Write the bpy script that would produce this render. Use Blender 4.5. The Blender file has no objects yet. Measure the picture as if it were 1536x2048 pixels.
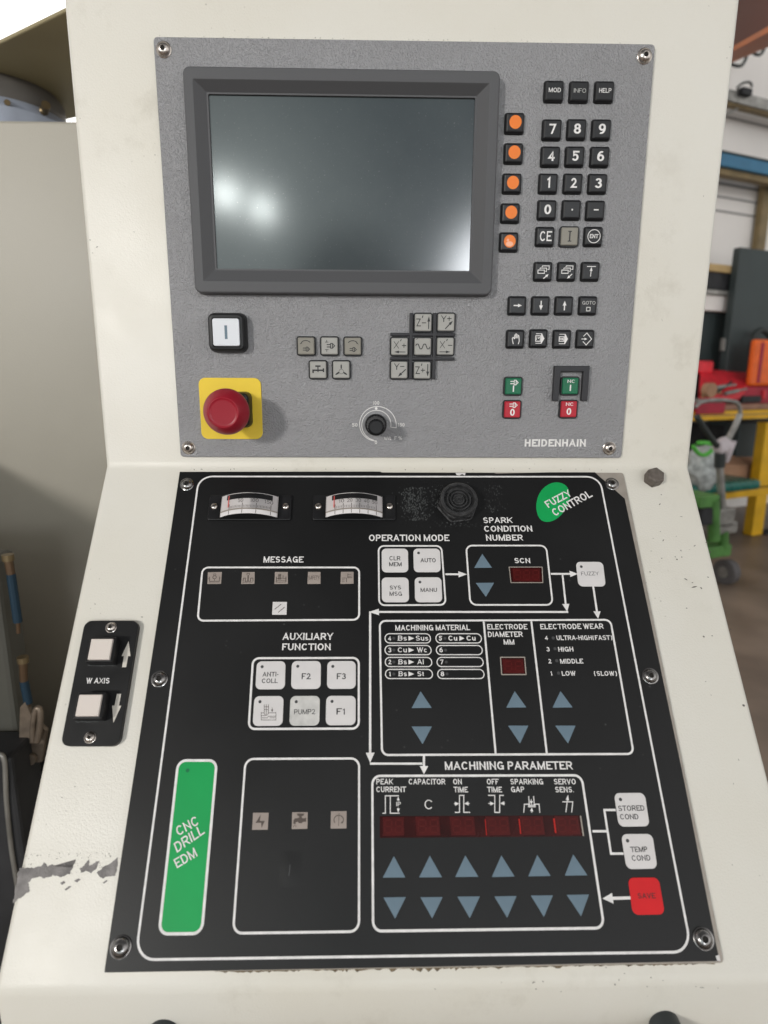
import bpy, bmesh, math, random
from mathutils import Vector, Matrix
random.seed(7)
S = bpy.context.scene
COL = S.collection

# ------------------------------------------------------------------ camera, world, lamps, exposure
Z0 = 1.17                                   # height of the fold between the two console faces above the floor
TH = 0.6711                                 # tilt of the lower console face
FPX = 1256.385
RM = ((0.9998, 0.0049, 0.0212), (0.0003, -0.9766, 0.2152), (0.0218, -0.2151, -0.9763))
CAM = Vector((0.1583, -0.5247, Z0 + 0.0756))

def wdir(v):                                # panel axes (right, up, out) -> world
    return Vector((v[0], -v[2], v[1]))

cam_d = bpy.data.cameras.new('camera')
cam_o = bpy.data.objects.new('camera', cam_d)
COL.objects.link(cam_o)
cx, cy, cz = (wdir(RM[0]).normalized(), -wdir(RM[1]).normalized(), -wdir(RM[2]).normalized())
cx = cy.cross(cz).normalized(); cy = cz.cross(cx)
M = Matrix((cx, cy, cz)).transposed().to_4x4()
M.translation = CAM
cam_o.matrix_world = M
cam_d.sensor_fit = 'HORIZONTAL'; cam_d.sensor_width = 36
cam_d.lens = 36 * FPX / 1536
cam_d.clip_start = 0.01; cam_d.clip_end = 100
cam_d.dof.use_dof = True; cam_d.dof.focus_distance = 0.52; cam_d.dof.aperture_fstop = 8.5
S.camera = cam_o

W = bpy.data.worlds.new('World'); S.world = W; W.use_nodes = True
nt = W.node_tree; nd = nt.nodes; lk = nt.links
bg = nd['Background']
tc = nd.new('ShaderNodeTexCoord')
def lobe(d, c0, c1):                        # 0 outside the cone, 1 inside
    n = nd.new('ShaderNodeVectorMath'); n.operation = 'DOT_PRODUCT'
    lk.new(tc.outputs['Generated'], n.inputs[0]); n.inputs[1].default_value = wdir(d).normalized()
    m = nd.new('ShaderNodeMapRange'); m.interpolation_type = 'SMOOTHSTEP'
    m.inputs[1].default_value = c0; m.inputs[2].default_value = c1
    lk.new(n.outputs['Value'], m.inputs[0]); return m.outputs[0]
def wmix(prev, fac, col):
    m = nd.new('ShaderNodeMix'); m.data_type = 'RGBA'
    lk.new(fac, m.inputs[0])
    if isinstance(prev, tuple): m.inputs[6].default_value = prev
    else: lk.new(prev, m.inputs[6])
    m.inputs[7].default_value = col
    return m.outputs[2]
c = wmix((0.84, 0.84, 0.83, 1), lobe((0, 1, 0.25), 0.25, 0.85), (0.17, 0.17, 0.17, 1))      # dim hall ceiling
c = wmix(c, lobe((0, -1, 0), 0.1, 0.9), (0.98, 0.95, 0.90, 1))                              # floor
c = wmix(c, lobe((0.6, 0.0, 0.8), 0.55, 0.97), (1.45, 1.43, 1.4, 1))                            # fill glow added from the right front
c = wmix(c, lobe((0.02, 0.27, 0.96), 0.955, 0.988), (0.46, 0.55, 0.60, 1))                      # bluish upper end of the hall
c = wmix(c, lobe((-0.2, 0.16, 0.95), 0.955, 0.995), (1.4, 1.6, 1.6, 1))                     # lit bay behind the lamps
c = wmix(c, lobe((0.20, 0.135, 0.97), 0.9950, 0.9992), (24, 25, 26, 1))                      # far hall window
c = wmix(c, lobe((-0.03, 0.12, 0.99), 0.9945, 0.9980), (0.05, 0.07, 0.1, 1))                # someone standing at the machine
lk.new(c, bg.inputs[0]); bg.inputs[1].default_value = 0.8

def area(name, d, dist, size, power, col=(1, 1, 1), target=Vector((0.18, 0, Z0))):
    l = bpy.data.lights.new(name, 'AREA'); l.shape = 'DISK'; l.size = size; l.energy = power; l.color = col
    o = bpy.data.objects.new(name, l); COL.objects.link(o)
    o.location = target + wdir(d).normalized() * dist
    o.rotation_euler = (target - o.location).to_track_quat('-Z', 'Y').to_euler()
    return o
area('workshop_lamp', (-0.58, 0.24, 0.78), 4.2, 0.42, 78, (1.0, 0.97, 0.92))
area('hall_lamp', (-0.2014, 0.2419, 0.9492), 5.5, 0.16, 3.6, (0.93, 1.0, 0.97), Vector((0.0469, 0, Z0 + 0.2093)))
area('hall_lamp', (-0.1517, 0.2263, 0.9622), 6.0, 0.15, 3.3, (0.93, 1.0, 0.97), Vector((0.0755, 0, Z0 + 0.199)))
S.view_settings.view_transform = 'Standard'; S.view_settings.look = 'None'
S.view_settings.exposure = 0.06; S.view_settings.gamma = 1.0

# ------------------------------------------------------------------ frames of the two console faces
EU = (Vector((1, 0, 0)), Vector((0, 0, 1)), Vector((0, -1, 0)))
EL = (Vector((1, 0, 0)), Vector((0, math.sin(TH), math.cos(TH))), Vector((0, -math.cos(TH), math.sin(TH))))
ORG = Vector((0, 0, Z0))
def ray(x, y):
    a = ((x - 768) / FPX, (y - 1024) / FPX, 1.0)
    return wdir([sum(RM[i][j] * a[i] for i in range(3)) for j in range(3)]).normalized()
def on(E, x, y, h=0.0):                     # a measured point of the photograph -> panel millimetres (u, v) at height h
    d = ray(x, y); t = (h - (CAM - ORG).dot(E[2])) / d.dot(E[2])
    p = CAM + d * t - ORG
    return Vector((p.dot(E[0]), p.dot(E[1])))
def frame(E):
    m = Matrix(E).transposed().to_4x4(); m.translation = ORG; return m

# ------------------------------------------------------------------ materials
def mat(name, col, rough=0.5, metal=0.0, bump=None, var=None, coat=0.0, spec=0.32, emit=None):
    m = bpy.data.materials.new(name); m.use_nodes = True
    n = m.node_tree.nodes; l = m.node_tree.links; b = n['Principled BSDF']
    b.inputs['Base Color'].default_value = (*col, 1); b.inputs['Roughness'].default_value = rough
    b.inputs['Metallic'].default_value = metal; b.inputs['Coat Weight'].default_value = coat
    b.inputs['Specular IOR Level'].default_value = spec
    if emit: b.inputs['Emission Color'].default_value = (*emit[0], 1); b.inputs['Emission Strength'].default_value = emit[1]
    t = n.new('ShaderNodeTexCoord')
    if var:                                  # (scale, amount[, roughness amount]) cloudy colour wear
        x = n.new('ShaderNodeTexNoise'); x.inputs['Scale'].default_value = var[0]; x.inputs['Detail'].default_value = 6
        l.new(t.outputs['Object'], x.inputs['Vector'])
        r = n.new('ShaderNodeMapRange'); r.inputs[1].default_value = 0.3; r.inputs[2].default_value = 0.7
        r.inputs[3].default_value = 1 - var[1]; r.inputs[4].default_value = 1 + var[1]
        l.new(x.outputs['Fac'], r.inputs[0])
        mx = n.new('ShaderNodeVectorMath'); mx.operation = 'SCALE'; mx.inputs[0].default_value = col
        l.new(r.outputs[0], mx.inputs['Scale']); l.new(mx.outputs[0], b.inputs['Base Color'])
        rr = n.new('ShaderNodeMapRange'); rr.inputs[3].default_value = rough - 0.06; rr.inputs[4].default_value = rough + 0.08
        l.new(x.outputs['Fac'], rr.inputs[0]); l.new(rr.outputs[0], b.inputs['Roughness'])
    if bump:                                 # (scale, distance in m, detail)
        x = n.new('ShaderNodeTexNoise'); x.inputs['Scale'].default_value = bump[0]; x.inputs['Detail'].default_value = bump[2]
        l.new(t.outputs['Object'], x.inputs['Vector'])
        k = n.new('ShaderNodeBump'); k.inputs['Strength'].default_value = 1.0; k.inputs['Distance'].default_value = bump[1]
        l.new(x.outputs['Fac'], k.inputs['Height']); l.new(k.outputs[0], b.inputs['Normal'])
    return m
MT = {}
def paint_mat():                             # cream paint with orange peel, hand smudges and specks of dirt
    m = bpy.data.materials.new('cream_paint'); m.use_nodes = True
    n = m.node_tree.nodes; l = m.node_tree.links; b = n['Principled BSDF']
    t = n.new('ShaderNodeTexCoord')
    def noise(sc, det, rough=.55):
        x = n.new('ShaderNodeTexNoise'); x.inputs['Scale'].default_value = sc; x.inputs['Detail'].default_value = det; x.inputs['Roughness'].default_value = rough
        l.new(t.outputs['Object'], x.inputs[0]); return x.outputs[0]
    def rng(s, a, b_, c_, d_):
        r = n.new('ShaderNodeMapRange'); r.inputs[1].default_value = a; r.inputs[2].default_value = b_; r.inputs[3].default_value = c_; r.inputs[4].default_value = d_
        l.new(s, r.inputs[0]); return r.outputs[0]
    def mix(f, a, c_):
        x = n.new('ShaderNodeMix'); x.data_type = 'RGBA'; l.new(f, x.inputs[0])
        if isinstance(a, tuple): x.inputs[6].default_value = a
        else: l.new(a, x.inputs[6])
        x.inputs[7].default_value = c_; return x.outputs[2]
    def mul(a, c_):
        x = n.new('ShaderNodeMath'); x.operation = 'MULTIPLY'; l.new(a, x.inputs[0]); l.new(c_, x.inputs[1]); return x.outputs[0]
    c = mix(rng(noise(5, 4), .35, .65, 0, 1), (0.705, 0.68, 0.62, 1), (0.665, 0.632, 0.555, 1))
    c = mix(mul(rng(noise(16, 9, .7), .54, .74, 0, .5), rng(noise(4.5, 2), .45, .6, 0, 1)), c, (0.42, 0.38, 0.31, 1))
    v = n.new('ShaderNodeTexVoronoi'); v.inputs['Scale'].default_value = 170; l.new(t.outputs['Object'], v.inputs['Vector'])
    c = mix(mul(rng(v.outputs['Distance'], .12, .05, 0, .6), rng(noise(11, 3), .56, .66, 0, 1)), c, (0.25, 0.22, 0.18, 1))
    l.new(c, b.inputs['Base Color']); l.new(rng(noise(16, 9, .7), .3, .7, .34, .5), b.inputs['Roughness']); b.inputs['Specular IOR Level'].default_value = 0.45
    k = n.new('ShaderNodeBump'); k.inputs['Distance'].default_value = 0.00018; l.new(noise(760, 2), k.inputs['Height']); l.new(k.outputs[0], b.inputs['Normal'])
    return m
MT['paint'] = paint_mat()
MT['plate'] = mat('grey_textured_plate', (0.275, 0.273, 0.283), 0.33, 0.22, bump=(820, 0.0014, 2.5), var=(14, 0.05), spec=0.8)
MT['bezel'] = mat('dark_grey_moulding', (0.088, 0.088, 0.093), 0.5, bump=(1500, 0.00012, 1))
MT['key_black'] = mat('black_key_plastic', (0.009, 0.009, 0.0105), 0.36, var=(90, 0.25))
MT['black'] = mat('black_plastic', (0.010, 0.010, 0.011), 0.4, var=(60, 0.3))
MT['rib'] = mat('dark_rubber', (0.03, 0.03, 0.034), 0.5)
MT['beige'] = mat('beige_key_plastic', (0.36, 0.352, 0.33), 0.45, var=(80, 0.06))
MT['beige_dark'] = mat('worn_beige_key_plastic', (0.255, 0.24, 0.205), 0.45, var=(80, 0.06))
MT['orange_dot'] = mat('orange_print', (0.82, 0.20, 0.022), 0.4)
MT['green_key'] = mat('green_key_plastic', (0.004, 0.135, 0.06), 0.38, var=(80, 0.08))
MT['red_key'] = mat('red_key_plastic', (0.45, 0.014, 0.03), 0.38, var=(80, 0.08))
MT['estop'] = mat('red_mushroom_plastic', (0.30, 0.009, 0.022), 0.33, var=(40, 0.05))
MT['yellow'] = mat('yellow_plate', (0.80, 0.57, 0.045), 0.45, var=(40, 0.04))
MT['lamp_white'] = mat('white_lens', (0.72, 0.74, 0.78), 0.35)
MT['white'] = mat('white_print', (0.75, 0.73, 0.72), 0.5, var=(160, 0.10))
MT['dark_print'] = mat('dark_print', (0.025, 0.025, 0.027), 0.5)
MT['grey_print'] = mat('grey_print', (0.06, 0.06, 0.062), 0.5)
MT['brown_print'] = mat('brown_print', (0.09, 0.07, 0.06), 0.5)
MT['mem_white'] = mat('white_membrane', (0.66, 0.635, 0.63), 0.45, var=(50, 0.05))
MT['mem_grey'] = mat('worn_white_membrane', (0.56, 0.55, 0.53), 0.5, var=(130, 0.14))
MT['arrow'] = mat('blue_grey_print', (0.135, 0.195, 0.245), 0.45, var=(60, 0.05))
MT['green_film'] = mat('green_print', (0.003, 0.33, 0.08), 0.45, var=(25, 0.06))
MT['red_film'] = mat('red_print', (0.62, 0.010, 0.014), 0.45, var=(40, 0.06))
MT['led'] = mat('dark_red_filter', (0.030, 0.0016, 0.0016), 0.25, var=(60, 0.4))
MT['led_block'] = mat('red_display_block', (0.060, 0.002, 0.002), 0.3, var=(90, 0.25))
MT['led_digit'] = mat('unlit_display_segment', (0.085, 0.005, 0.004), 0.4)
MT['led_edge'] = mat('bright_red_edge', (0.42, 0.015, 0.01), 0.3)
MT['icon'] = mat('smoked_indicator_window', (0.33, 0.28, 0.25), 0.35, var=(70, 0.1))
MT['steel'] = mat('steel_screw', (0.55, 0.50, 0.46), 0.26, 1.0, var=(300, 0.2))
MT['chrome'] = mat('blackened_screw', (0.30, 0.29, 0.285), 0.22, 1.0, var=(300, 0.25))
MT['hole'] = mat('dark_socket', (0.012, 0.010, 0.008), 0.7)
MT['bare'] = mat('bare_metal_plate', (0.36, 0.32, 0.28), 0.5, 0.3, var=(120, 0.1), bump=(500, 0.0001, 2))
MT['primer'] = mat('exposed_grey_primer', (0.225, 0.21, 0.205), 0.6, var=(120, 0.35), bump=(800, 0.0003, 2))
MT['chip'] = mat('dark_paint_chip', (0.13, 0.12, 0.105), 0.6)
MT['grime'] = mat('brown_grime', (0.16, 0.12, 0.075), 0.7, var=(300, 0.5))
MT['residue'] = mat('grey_residue', (0.05, 0.053, 0.053), 0.75, var=(700, 0.6))
MT['scale'] = mat('white_meter_scale', (0.74, 0.71, 0.71), 0.5)
MT['red_needle'] = mat('red_needle', (0.85, 0.14, 0.13), 0.4)
MT['bolt'] = mat('dark_oxidised_bolt', (0.135, 0.115, 0.10), 0.55, 0.2, var=(250, 0.3), bump=(600, 0.0004, 3))
MT['grip'] = mat('dark_grey_grip', (0.035, 0.042, 0.045), 0.45, var=(60, 0.1))

def glass_mat():
    m = bpy.data.materials.new('clear_meter_cover'); m.use_nodes = True
    n = m.node_tree.nodes; l = m.node_tree.links; n.clear()
    o = n.new('ShaderNodeOutputMaterial'); x = n.new('ShaderNodeMixShader'); t = n.new('ShaderNodeBsdfTransparent')
    t.inputs[0].default_value = (0.97, 0.96, 0.955, 1)
    g = n.new('ShaderNodeBsdfGlossy'); g.inputs['Roughness'].default_value = 0.12
    f = n.new('ShaderNodeFresnel'); f.inputs[0].default_value = 1.5
    l.new(f.outputs[0], x.inputs[0]); l.new(t.outputs[0], x.inputs[1]); l.new(g.outputs[0], x.inputs[2]); l.new(x.outputs[0], o.inputs[0])
    return m
MT['cover'] = glass_mat()

def screen_mat():                            # matt anti-glare glass over a dark tube, with smears of dust
    m = bpy.data.materials.new('antiglare_screen_glass'); m.use_nodes = True
    n = m.node_tree.nodes; l = m.node_tree.links; b = n['Principled BSDF']
    t = n.new('ShaderNodeTexCoord')
    a = n.new('ShaderNodeTexNoise'); a.inputs['Scale'].default_value = 14; a.inputs['Detail'].default_value = 8; a.inputs['Roughness'].default_value = 0.65
    l.new(t.outputs['Object'], a.inputs[0])
    r = n.new('ShaderNodeValToRGB'); r.color_ramp.elements[0].position = 0.35; r.color_ramp.elements[1].position = 0.8
    r.color_ramp.elements[0].color = (0.006, 0.012, 0.014, 1); r.color_ramp.elements[1].color = (0.020, 0.028, 0.029, 1)
    l.new(a.outputs[0], r.inputs[0])
    s = n.new('ShaderNodeTexNoise'); s.inputs['Scale'].default_value = 600; s.inputs['Detail'].default_value = 2
    l.new(t.outputs['Object'], s.inputs[0])
    sr = n.new('ShaderNodeMapRange'); sr.inputs[1].default_value = 0.66; sr.inputs[2].default_value = 0.8; sr.inputs[4].default_value = 0.35
    l.new(s.outputs[0], sr.inputs[0])
    mx = n.new('ShaderNodeMix'); mx.data_type = 'RGBA'; l.new(sr.outputs[0], mx.inputs[0]); l.new(r.outputs[0], mx.inputs[6]); mx.inputs[7].default_value = (0.2, 0.2, 0.2, 1)
    l.new(mx.outputs[2], b.inputs['Base Color'])
    b.inputs['Roughness'].default_value = 0.36; b.inputs['Specular IOR Level'].default_value = 0.3; b.inputs['Coat IOR'].default_value = 1.75; b.inputs['Coat Weight'].default_value = 1.0; b.inputs['Coat Roughness'].default_value = 0.125
    return m
MT['screen'] = screen_mat()

def film_mat():                              # black overlay with faint dust and rubbed patches
    m = bpy.data.materials.new('black_overlay_film'); m.use_nodes = True
    n = m.node_tree.nodes; l = m.node_tree.links; b = n['Principled BSDF']
    t = n.new('ShaderNodeTexCoord')
    a = n.new('ShaderNodeTexNoise'); a.inputs['Scale'].default_value = 7; a.inputs['Detail'].default_value = 7
    l.new(t.outputs['Object'], a.inputs[0])
    r = n.new('ShaderNodeValToRGB'); r.color_ramp.elements[0].position = 0.3; r.color_ramp.elements[1].position = 0.75
    r.color_ramp.elements[0].color = (0.0035, 0.0035, 0.0038, 1); r.color_ramp.elements[1].color = (0.007, 0.007, 0.0075, 1)
    l.new(a.outputs[0], r.inputs[0])
    s = n.new('ShaderNodeTexVoronoi'); s.inputs['Scale'].default_value = 110
    l.new(t.outputs['Object'], s.inputs['Vector'])
    w = n.new('ShaderNodeTexNoise'); w.inputs['Scale'].default_value = 9; l.new(t.outputs['Object'], w.inputs[0])
    sr = n.new('ShaderNodeMapRange'); sr.inputs[1].default_value = 0.10; sr.inputs[2].default_value = 0.03; sr.inputs[4].default_value = 1
    l.new(s.outputs['Distance'], sr.inputs[0])
    wr = n.new('ShaderNodeMapRange'); wr.inputs[1].default_value = 0.55; wr.inputs[2].default_value = 0.75; wr.inputs[4].default_value = 0.85
    l.new(w.outputs[0], wr.inputs[0])
    mu = n.new('ShaderNodeMath'); mu.operation = 'MULTIPLY'; l.new(sr.outputs[0], mu.inputs[0]); l.new(wr.outputs[0], mu.inputs[1])
    mx = n.new('ShaderNodeMix'); mx.data_type = 'RGBA'; l.new(mu.outputs[0], mx.inputs[0]); l.new(r.outputs[0], mx.inputs[6]); mx.inputs[7].default_value = (0.10, 0.10, 0.10, 1)
    l.new(mx.outputs[2], b.inputs['Base Color']); b.inputs['Specular IOR Level'].default_value = 0.4
    rr = n.new('ShaderNodeMapRange'); rr.inputs[3].default_value = 0.28; rr.inputs[4].default_value = 0.56
    l.new(a.outputs[0], rr.inputs[0]); l.new(rr.outputs[0], b.inputs['Roughness'])
    x = n.new('ShaderNodeTexNoise'); x.inputs['Scale'].default_value = 1600
    l.new(t.outputs['Object'], x.inputs[0])
    k = n.new('ShaderNodeBump'); k.inputs['Distance'].default_value = 0.00006; l.new(x.outputs[0], k.inputs['Height']); l.new(k.outputs[0], b.inputs['Normal'])
    return m
MT['film'] = film_mat()

# ------------------------------------------------------------------ mesh helpers
def tag(o, label=None, cat=None, group=None, kind=None):
    if label: o['label'] = label
    if cat: o['category'] = cat
    if group: o['group'] = group
    if kind: o['kind'] = kind
    return o
ABS = {}
def mk(name, verts, faces, m, parent=None, smooth=False, origin=None, mats=None, fm=None):
    """one mesh object; verts in the frame of its top-level thing, origin moved to the piece itself"""
    verts = [Vector(v) for v in verts]
    if origin is None:
        lo = [min(v[i] for v in verts) for i in range(3)]; hi = [max(v[i] for v in verts) for i in range(3)]
        origin = Vector(((lo[0] + hi[0]) / 2, (lo[1] + hi[1]) / 2, lo[2]))
    me = bpy.data.meshes.new(name)
    me.from_pydata([v - origin for v in verts], [], faces)
    for x in (mats or [m]): me.materials.append(MT[x] if isinstance(x, str) else x)
    if fm: me.polygons.foreach_set('material_index', fm)
    if smooth: me.polygons.foreach_set('use_smooth', [True] * len(me.polygons))
    me.update()
    o = bpy.data.objects.new(name, me); COL.objects.link(o)
    ABS[o.name] = origin
    if parent is not None:
        o.parent = parent; o.location = origin - ABS[parent.name]
    else: o.location = origin
    return o
def ccw(p):
    a = sum(p[i][0] * p[(i + 1) % len(p)][1] - p[(i + 1) % len(p)][0] * p[i][1] for i in range(len(p)))
    p = [Vector(q) for q in p]
    return p if a > 0 else p[::-1]
def inset(p, d):
    n = len(p); out = []
    for i in range(n):
        a, b, c2 = p[i - 1], p[i], p[(i + 1) % n]
        e, f = (b - a).normalized(), (c2 - b).normalized()
        n1, n2 = Vector((-e.y, e.x)), Vector((-f.y, f.x))
        k = 1 + n1.dot(n2)
        out.append(b + (n1 + n2) * (d / max(k, 0.2)))
    return out
def rounded(p, r, seg=5):
    n = len(p); out = []
    for i in range(n):
        a, b, c2 = p[i - 1], p[i], p[(i + 1) % n]
        e, f = (a - b).normalized(), (c2 - b).normalized()
        ang = e.angle(f)
        if r <= 1e-6 or ang > 3.1: out.append(b.copy()); continue
        t = min(r / math.tan(ang / 2), 0.49 * min((a - b).length, (c2 - b).length)); rr = t * math.tan(ang / 2)
        p0, p1 = b + e * t, b + f * t
        cen = b + (e + f).normalized() * (rr / math.sin(ang / 2))
        a0 = math.atan2(p0.y - cen.y, p0.x - cen.x); a1 = math.atan2(p1.y - cen.y, p1.x - cen.x)
        da = (a1 - a0 + math.pi) % (2 * math.pi) - math.pi
        for k in range(seg + 1):
            q = a0 + da * k / seg; out.append(cen + Vector((math.cos(q), math.sin(q))) * rr)
    return out
def loft(p, r, rings, seg=5, cap=True, close=False):
    """rings: (inset, height); returns verts, faces"""
    p = ccw(p); V = []; F = []
    for d, h in rings:
        q = rounded(inset(p, d), max(r - d, 0.00005) if r > 0 else 0, seg)
        V += [(x.x, x.y, h) for x in q]
    n = len(V) // len(rings)
    for k in range(len(rings) - 1):
        for i in range(n):
            j = (i + 1) % n; F.append((k * n + i, k * n + j, (k + 1) * n + j, (k + 1) * n + i))
    if cap: F.append(tuple(range((len(rings) - 1) * n, len(rings) * n)))
    if close: F.append(tuple(range(n))[::-1])
    return V, F
def slab(name, p, r, h0, h1, m, parent, b=0.0004, seg=5, close=False, **k):
    V, F = loft(p, r, [(0, h0), (0, h1 - b), (b * 0.3, h1 - b * 0.3), (b, h1)], seg, True, close)
    return mk(name, V, F, m, parent, **k)
def lathe(cu, cv, prof, seg=32, lo=None):
    V = []; F = []
    for r, h in prof:
        for i in range(seg):
            a = 2 * math.pi * i / seg; V.append((cu + r * math.cos(a), cv + r * math.sin(a), h))
    for k in range(len(prof) - 1):
        for i in range(seg):
            j = (i + 1) % seg; F.append((k * seg + i, k * seg + j, (k + 1) * seg + j, (k + 1) * seg + i))
    F.append(tuple(range((len(prof) - 1) * seg, len(prof) * seg)))
    return V, F
def join(*parts):
    V = []; F = []
    for v, f in parts:
        o = len(V); V += list(v); F += [tuple(i + o for i in q) for q in f]
    return V, F
LIFT = [0]
def lift(h):                                 # neighbouring prints never share a plane
    LIFT[0] = (LIFT[0] + 1) % 12
    return h + LIFT[0] * 0.000006
def strip(pts, w, h, closed=False):
    pts = [Vector(p) for p in pts]; n = len(pts); L = []; R = []
    for i in range(n):
        a = pts[i - 1] if (i > 0 or closed) else None; b = pts[i]; c2 = pts[(i + 1) % n] if (i < n - 1 or closed) else None
        e = (b - a).normalized() if a is not None else None; f = (c2 - b).normalized() if c2 is not None else None
        if e is None: e = f
        if f is None: f = e
        n1, n2 = Vector((-e.y, e.x)), Vector((-f.y, f.x)); k = max(1 + n1.dot(n2), 0.35)
        o = (n1 + n2) * (w / 2 / k); L.append(b + o); R.append(b - o)
    V = [(q.x, q.y, h) for q in L] + [(q.x, q.y, h) for q in R]; F = []
    for i in range(n if closed else n - 1):
        j = (i + 1) % n; F.append((i, n + i, n + j, j))
    return V, F
def poly(pts, h):
    p = ccw(pts); return [(q.x, q.y, h) for q in p], [tuple(range(len(p)))]
def arrow(a, b, w, hl, hw, h):
    a, b = Vector(a), Vector(b); d = (b - a).normalized(); n = Vector((-d.y, d.x)); k = b - d * hl
    return poly([a + n * w / 2, k + n * w / 2, k + n * hw / 2, b, k - n * hw / 2, k - n * w / 2, a - n * w / 2], h)
def disc(c0, r, h, seg=16, sx=1.0):
    return poly([(c0[0] + r * sx * math.cos(2 * math.pi * i / seg), c0[1] + r * math.sin(2 * math.pi * i / seg)) for i in range(seg)], h)
# own stroke lettering: an upright grotesque drawn with strips
def _e(cx_, cy_, rx, ry, a0, a1, n=14): return [(cx_ + rx * math.cos(math.radians(a0 + (a1 - a0) * i / n)), cy_ + ry * math.sin(math.radians(a0 + (a1 - a0) * i / n))) for i in range(n + 1)]
def _o(cx_, cy_, rx, ry, n=24): return ['c'] + _e(cx_, cy_, rx, ry, 90, 450, n)[:-1]
_P = [(0, 0), (0, 1), (.6, 1)] + _e(.6, .73, .4, .27, 80, -80, 8) + [(.6, .46), (0, .46)]
_S = _e(.5, .745, .46, .255, 22, 262, 14) + _e(.5, .245, .5, .245, 82, -158, 14)
GL = {'A': (.74, [[(0, 0), (.47, 1)], [(.53, 1), (1, 0)], [(.2, .3), (.8, .3)]]), 'B': (.68, [[(0, 0), (0, 1), (.6, 1)] + _e(.58, .765, .37, .235, 80, -80, 8) + [(.58, .53), (0, .53)], [(.05, .53), (.6, .53)] + _e(.6, .265, .4, .265, 80, -80, 8) + [(.6, 0), (0, 0)]]),
      'C': (.74, [_e(.51, .5, .51, .5, 38, 322, 20)]), 'D': (.70, [['c', (0, 0), (0, 1), (.4, 1)] + _e(.42, .5, .58, .5, 80, -80, 14) + [(.4, 0)]]), 'E': (.60, [[(1, 1), (0, 1), (0, 0), (1, 0)], [(0, .52), (.92, .52)]]),
      'F': (.57, [[(1, 1), (0, 1), (0, 0)], [(0, .5), (.88, .5)]]), 'G': (.76, [_e(.51, .5, .51, .5, 40, 340, 20), [(.55, .44), (1, .44), (1, 0)]]), 'H': (.70, [[(0, 0), (0, 1)], [(1, 0), (1, 1)], [(0, .52), (1, .52)]]),
      'I': (.0, [[(.5, 0), (.5, 1)]]), 'K': (.72, [[(0, 0), (0, 1)], [(1, 1), (0, .33)], [(.36, .58), (1, 0)]]), 'L': (.55, [[(0, 1), (0, 0), (1, 0)]]),
      'M': (.86, [[(0, 0), (0, 1)], [(1, 0), (1, 1)], [(.03, 1), (.49, 0)], [(.51, 0), (.97, 1)]]), 'N': (.71, [[(0, 0), (0, 1)], [(1, 0), (1, 1)], [(0, 1), (1, 0)]]), 'O': (.78, [_o(.5, .5, .5, .5)]),
      'P': (.65, [_P]), 'R': (.70, [_P, [(.55, .46), (.98, 0)]]), 'S': (.67, [_S]), 'T': (.64, [[(0, 1), (1, 1)], [(.5, 1), (.5, 0)]]), 'U': (.70, [[(0, 1), (0, .34)] + _e(.5, .34, .5, .34, 190, 350, 12) + [(1, .34), (1, 1)]]),
      'V': (.70, [[(0, 1), (.48, 0)], [(.52, 0), (1, 1)]]), 'W': (1.0, [[(0, 1), (.26, 0)], [(.26, 0), (.5, 1)], [(.5, 1), (.74, 0)], [(.74, 0), (1, 1)]]), 'X': (.70, [[(0, 0), (1, 1)], [(0, 1), (1, 0)]]),
      'Y': (.70, [[(0, 1), (.5, .43)], [(1, 1), (.5, .43)], [(.5, .5), (.5, 0)]]), 'Z': (.63, [[(0, 1), (1, 1), (0, 0), (1, 0)]]),
      '0': (.56, [_o(.5, .5, .5, .5)]), '1': (.34, [[(.75, 0), (.75, 1), (.05, .74)]]), '2': (.56, [_e(.5, .7, .48, .3, 172, -28, 14) + [(.02, 0), (1, 0)]]), '3': (.56, [_e(.48, .76, .42, .24, 165, -80, 12) + [(.4, .52)], [(.4, .52)] + _e(.48, .265, .52, .265, 80, -165, 14)]),
      '4': (.58, [[(.76, 0), (.76, 1), (0, .27), (1, .27)]]), '5': (.56, [[(.92, 1), (.16, 1), (.08, .5)] + _e(.48, .33, .52, .33, 128, -155, 14)]), '6': (.56, [_o(.5, .31, .5, .31), _e(.66, .40, .66, .60, 180, 70, 10)]),
      '7': (.55, [[(0, 1), (1, 1), (.34, 0)]]), '8': (.56, [_o(.5, .76, .43, .24), _o(.5, .265, .5, .265)]), '9': (.56, [_o(.5, .69, .5, .31), _e(.34, .60, .66, .60, 0, -110, 10)]),
      's': (.52, [[(x, y * .70) for x, y in _S]]), 'u': (.54, [[(0, .70), (0, .24)] + _e(.5, .24, .5, .24, 190, 350, 10) + [(1, .24)], [(1, .70), (1, 0)]]), 'c': (.54, [_e(.51, .35, .51, .35, 42, 318, 16)]),
      'l': (.0, [[(.5, 0), (.5, 1)]]), 't': (.30, [[(.45, .95), (.45, .12), (1, .03)], [(0, .68), (1, .68)]]), '(': (.36, [_e(1.0, .45, 1.0, .66, 110, 250, 12)]), ')': (.36, [_e(0, .45, 1.0, .66, 70, -70, 12)]),
      '-': (.30, [[(0, .38), (1, .38)]]), '.': (.02, [[(.5, -.02), (.5, .10)]]), '%': (.95, [_o(.2, .78, .2, .22, 14), _o(.8, .22, .2, .22, 14), [(.2, 0), (.8, 1)]])}
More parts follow.
